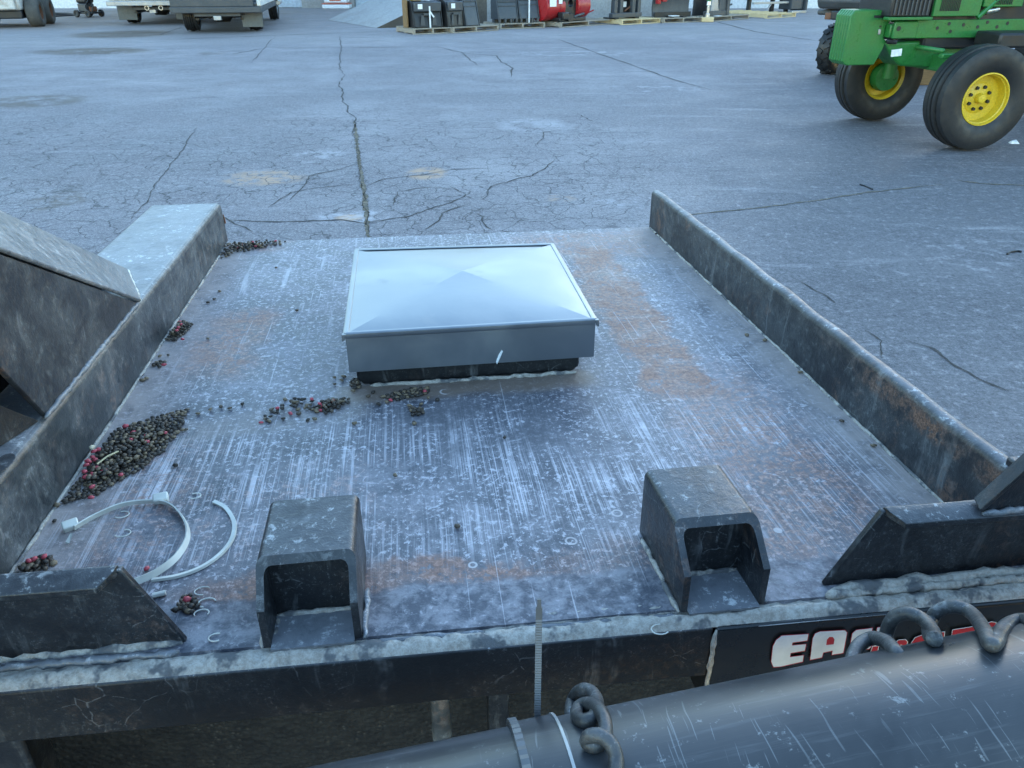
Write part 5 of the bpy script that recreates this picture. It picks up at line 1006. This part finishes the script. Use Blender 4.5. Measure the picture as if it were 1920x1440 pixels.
for (x0_, x1_, z0_, z1_) in ((-0.24, 0.0, 0.38, 0.60), (0.14, 0.27, 0.44, 0.60)): MB().box(x0_, x1_, 0.195 if x0_ < 0 else 0.235, 0.215 if x0_ < 0 else 0.25, z0_, z1_).build('paper_label', A_PAPER, rb_)
MB().lathe([(0.10, -0.08), (0.34, -0.08), (0.34, 0.08), (0.10, 0.08)], 28, Matrix.Translation((0.64, 0.36, 0.44))).build('fan_ring', A_BLACK, rb_, smooth='auto')
for k in range(6): MB().box(0.08, 0.33, -0.015, 0.015, -0.04, 0.04, Matrix.Translation((0.64, 0.36, 0.44)) @ Matrix.Rotation(k * math.pi / 3, 4, 'Y') @ Matrix.Rotation(0.5, 4, 'X')).build('fan_blade', A_BLACK, rb_)
part('base_frame', rb_, A_BLACK, 0.05, 1.1, 0.1, 0.9, 0.002, 0.10, 0.02); part('gearbox', rb_, A_BLACK, 0.10, 0.34, 0.02, 0.25, 0.05, 0.24, 0.03); MB().tube([(0.40, 0.02, 0.1), (0.40, 0.14, 0.1)], 0.11, 20).build('pulley', A_BLACK, rb_, smooth='auto')
MB().tube([(0.55, 0.05, 0.12), (1.0, 0.1, 0.18)], 0.03, 10).build('drive_shaft', A_DGREY, rb_, smooth=True); MB().tube([(1.36, 0.4, 0.14), (1.62, 0.3, 0.24)], 0.02, 8).build('control_rod', A_RED, rb_)
q = gnd(1030, 47); o = MB().box(-0.3, 0.4, 0, 0.3, 0.0, 0.08).build('timber_block', A_WOODN, bevel=0.006); o.location = (q.x, q.y, 0); o.rotation_euler = (0, 0, 0.3); tag(o, 'short pale timber between the third pallet and the red machine', 'timber')
# grey frame
e, Lp, hp = pallet((1166, 47), (1238, 43), 1.15, A_WOODN, 'pale pallet under the grey steel carriage frame')
fr_ = empty('carriage_frame', matrix=e.matrix_basis @ Matrix.Translation((-0.1, 0.3, hp)), label='dark grey steel carriage frame on the pale pallet', cat='frame')
part('lower_bar', fr_, A_BUCKET, 0.0, 1.16, 0, 0.16, 0.04, 0.16, 0.012); part('upper_bar', fr_, A_BUCKET, -0.02, 1.2, 0, 0.14, 0.52, 0.64, 0.012)
for x_ in (0.08, 0.30, 0.78, 1.0): part('upright', fr_, A_BUCKET, x_, x_ + 0.12, 0.02, 0.13, 0.161, 0.519, 0.008)
for x_ in (0.1, 0.9): part('foot', fr_, A_BLACK, x_, x_ + 0.16, 0.0, 0.5, 0.002, 0.039, 0.005)
for x_, z_ in ((0.36, 0.30), (0.56, 0.30)): part('paper_label', fr_, A_PAPER, x_, x_ + 0.15, 0.20, 0.21, z_, z_ + 0.14, 0.002)
part('rear_plate', fr_, A_BLACK, 0.2, 0.95, 0.22, 0.30, 0.04, 0.50, 0.01); MB().tube([(0.55, 0.1, 0.2), (0.85, 0.14, 0.33)], 0.022, 8).build('hydraulic_rod', A_RUST, fr_)
# black blade
e, Lp, hp = pallet((1244, 43.5), (1318, 41), 1.15, A_WOOD, 'weathered pallet under the black dozer blade')
bl_ = empty('dozer_blade', matrix=e.matrix_basis @ Matrix.Translation((-0.05, 0.35, hp)), label='wide black blade with red brackets on a weathered pallet', cat='blade')
pr = [(0.10 + 0.10 * math.cos(t * 0.35 - 1.0), 0.02 + 0.10 * t) for t in range(8)]
MB().prism([Vector((0, y, z)) for y, z in pr] + [Vector((0, y + 0.05, z)) for y, z in reversed(pr)], (1.3, 0, 0)).build('mouldboard', A_DGREY, bl_, smooth='auto'); part('cutting_edge', bl_, A_BLACK, 0, 1.3, 0.06, 0.10, 0.002, 0.14, 0.005)
part('bracket', bl_, A_RED, 0.02, 0.14, -0.02, 0.10, 0.36, 0.62, 0.015); part('bracket', bl_, A_RED, 0.18, 0.34, -0.04, 0.10, 0.42, 0.58, 0.015); part('paper_label', bl_, A_PAPER, 0.45, 0.72, -0.18, 0.02, 0.03, 0.05, 0.004)
for x_ in (0.4, 0.85): part('foot', bl_, A_BLACK, x_, x_ + 0.12, -0.2, 0.3, 0.001, 0.028, 0.004)
# hydrant-like post
q = gnd(1325, 41); hy = empty('hydrant_post', (q.x, q.y, 0), 0, 'small post with a green cap standing between two pallets', 'post')
part('base', hy, A_WOODN, -0.18, 0.18, -0.14, 0.14, 0, 0.13, 0.02); MB().lathe([(0.001, 0), (0.07, 0), (0.07, 0.08), (0.045, 0.10), (0.045, 0.3), (0.07, 0.32), (0.06, 0.42), (0.001, 0.44)], 20, Matrix.Translation((0, 0, 0.13)) @ Matrix.Rotation(math.pi / 2, 4, 'X')).build('barrel', A_SILVER, hy, smooth='auto')
MB().lathe([(0.001, 0), (0.075, 0), (0.06, 0.06), (0.001, 0.08)], 16, Matrix.Translation((0, 0, 0.57)) @ Matrix.Rotation(math.pi / 2, 4, 'X')).build('cap', A_GREEN, hy, smooth='auto')
# grapple
e, Lp, hp = pallet((1336, 40.5), (1404, 35.5), 1.15, A_WOOD, 'weathered pallet under the grey grapple attachment')
gr = empty('grapple', matrix=e.matrix_basis @ Matrix.Translation((0, 0.2, hp)), label='grey and black grapple attachment with slanted side plates', cat='attachment')
part('base_bar', gr, A_DGREY, -0.05, 0.95, 0.0, 0.14, 0.002, 0.14, 0.012); part('back_plate', gr, A_BLACK, 0.0, 1.35, 0.5, 0.58, 0.002, 0.9, 0.012)
for x_ in (0.22, 0.62): MB().prism([Vector((x_, 0.05, 0.14)), Vector((x_ + 0.40, 0.05, 0.14)), Vector((x_ + 0.20, 0.05, 0.75)), Vector((x_ + 0.06, 0.05, 0.75))], (0, 0.05, 0)).build('side_plate', A_STEEL if x_ < 0.3 else A_DGREY, gr, bevel=0.006)
for k in range(3): MB().tube([(1.12, 0.1, 0.25 + 0.15 * k), (1.28, 0.05, 0.30 + 0.15 * k)], 0.028, 8).build('tine', A_DGREY, gr)
part('upright', gr, A_DGREY, 0.98, 1.12, 0.0, 0.15, 0.002, 0.8, 0.012); part('paper_label', gr, A_PAPER, 0.3, 0.55, -0.15, 0.0, 0.003, 0.012, 0.003); part('red_tag', gr, A_RED, 0.04, 0.1, 0.02, 0.06, 0.35, 0.6, 0.004)
e, Lp, hp = pallet((1437, 35), (1492, 31.5), 2.2, A_WOODN, 'empty bright new pine pallet near the right end of the row')
# dark implement behind the empty pallet
q = gnd(1412, 27); im = empty('plough_frame', (q.x, q.y + 0.2, 0), R(28), 'black implement with a pale bar behind the empty pine pallet', 'implement')
part('main_body', im, A_BLACK, 0.0, 2.3, 0.3, 0.9, 0.42, 1.1, 0.04); part('pale_bar', im, A_STEEL, 0.05, 1.7, 0.0, 0.10, 0.30, 0.37, 0.01); part('end_box', im, A_BUCKET, 1.72, 2.3, -0.1, 0.5, 0.1, 1.1, 0.03); part('side_wing', im, A_BUCKET, 2.32, 2.42, -0.2, 0.5, 0.02, 1.1, 0.02)
for x_ in (0.2, 1.3, 2.0): part('leg', im, A_BLACK, x_, x_ + 0.12, 0.4, 0.52, 0.0, 0.419, 0.01)
part('pale_foot', im, A_STEEL, 1.6, 2.3, -0.3, -0.1, 0.0, 0.08, 0.01); MB().tube([(0.9, 0.05, 0.3), (0.6, 0.0, 0.0)], 0.03, 8).build('jack_leg', A_STEEL, im)
# timber block behind the near tractor wheel
q = gnd(1733, 158); o = MB().box(-0.14, 0.14, -0.1, 0.1, 0, 0.26).build('wooden_block', A_PLY, bevel=0.01); o.location = (q.x, q.y, 0); tag(o, 'brown wooden block on the ground between the two front tractor wheels', 'block')
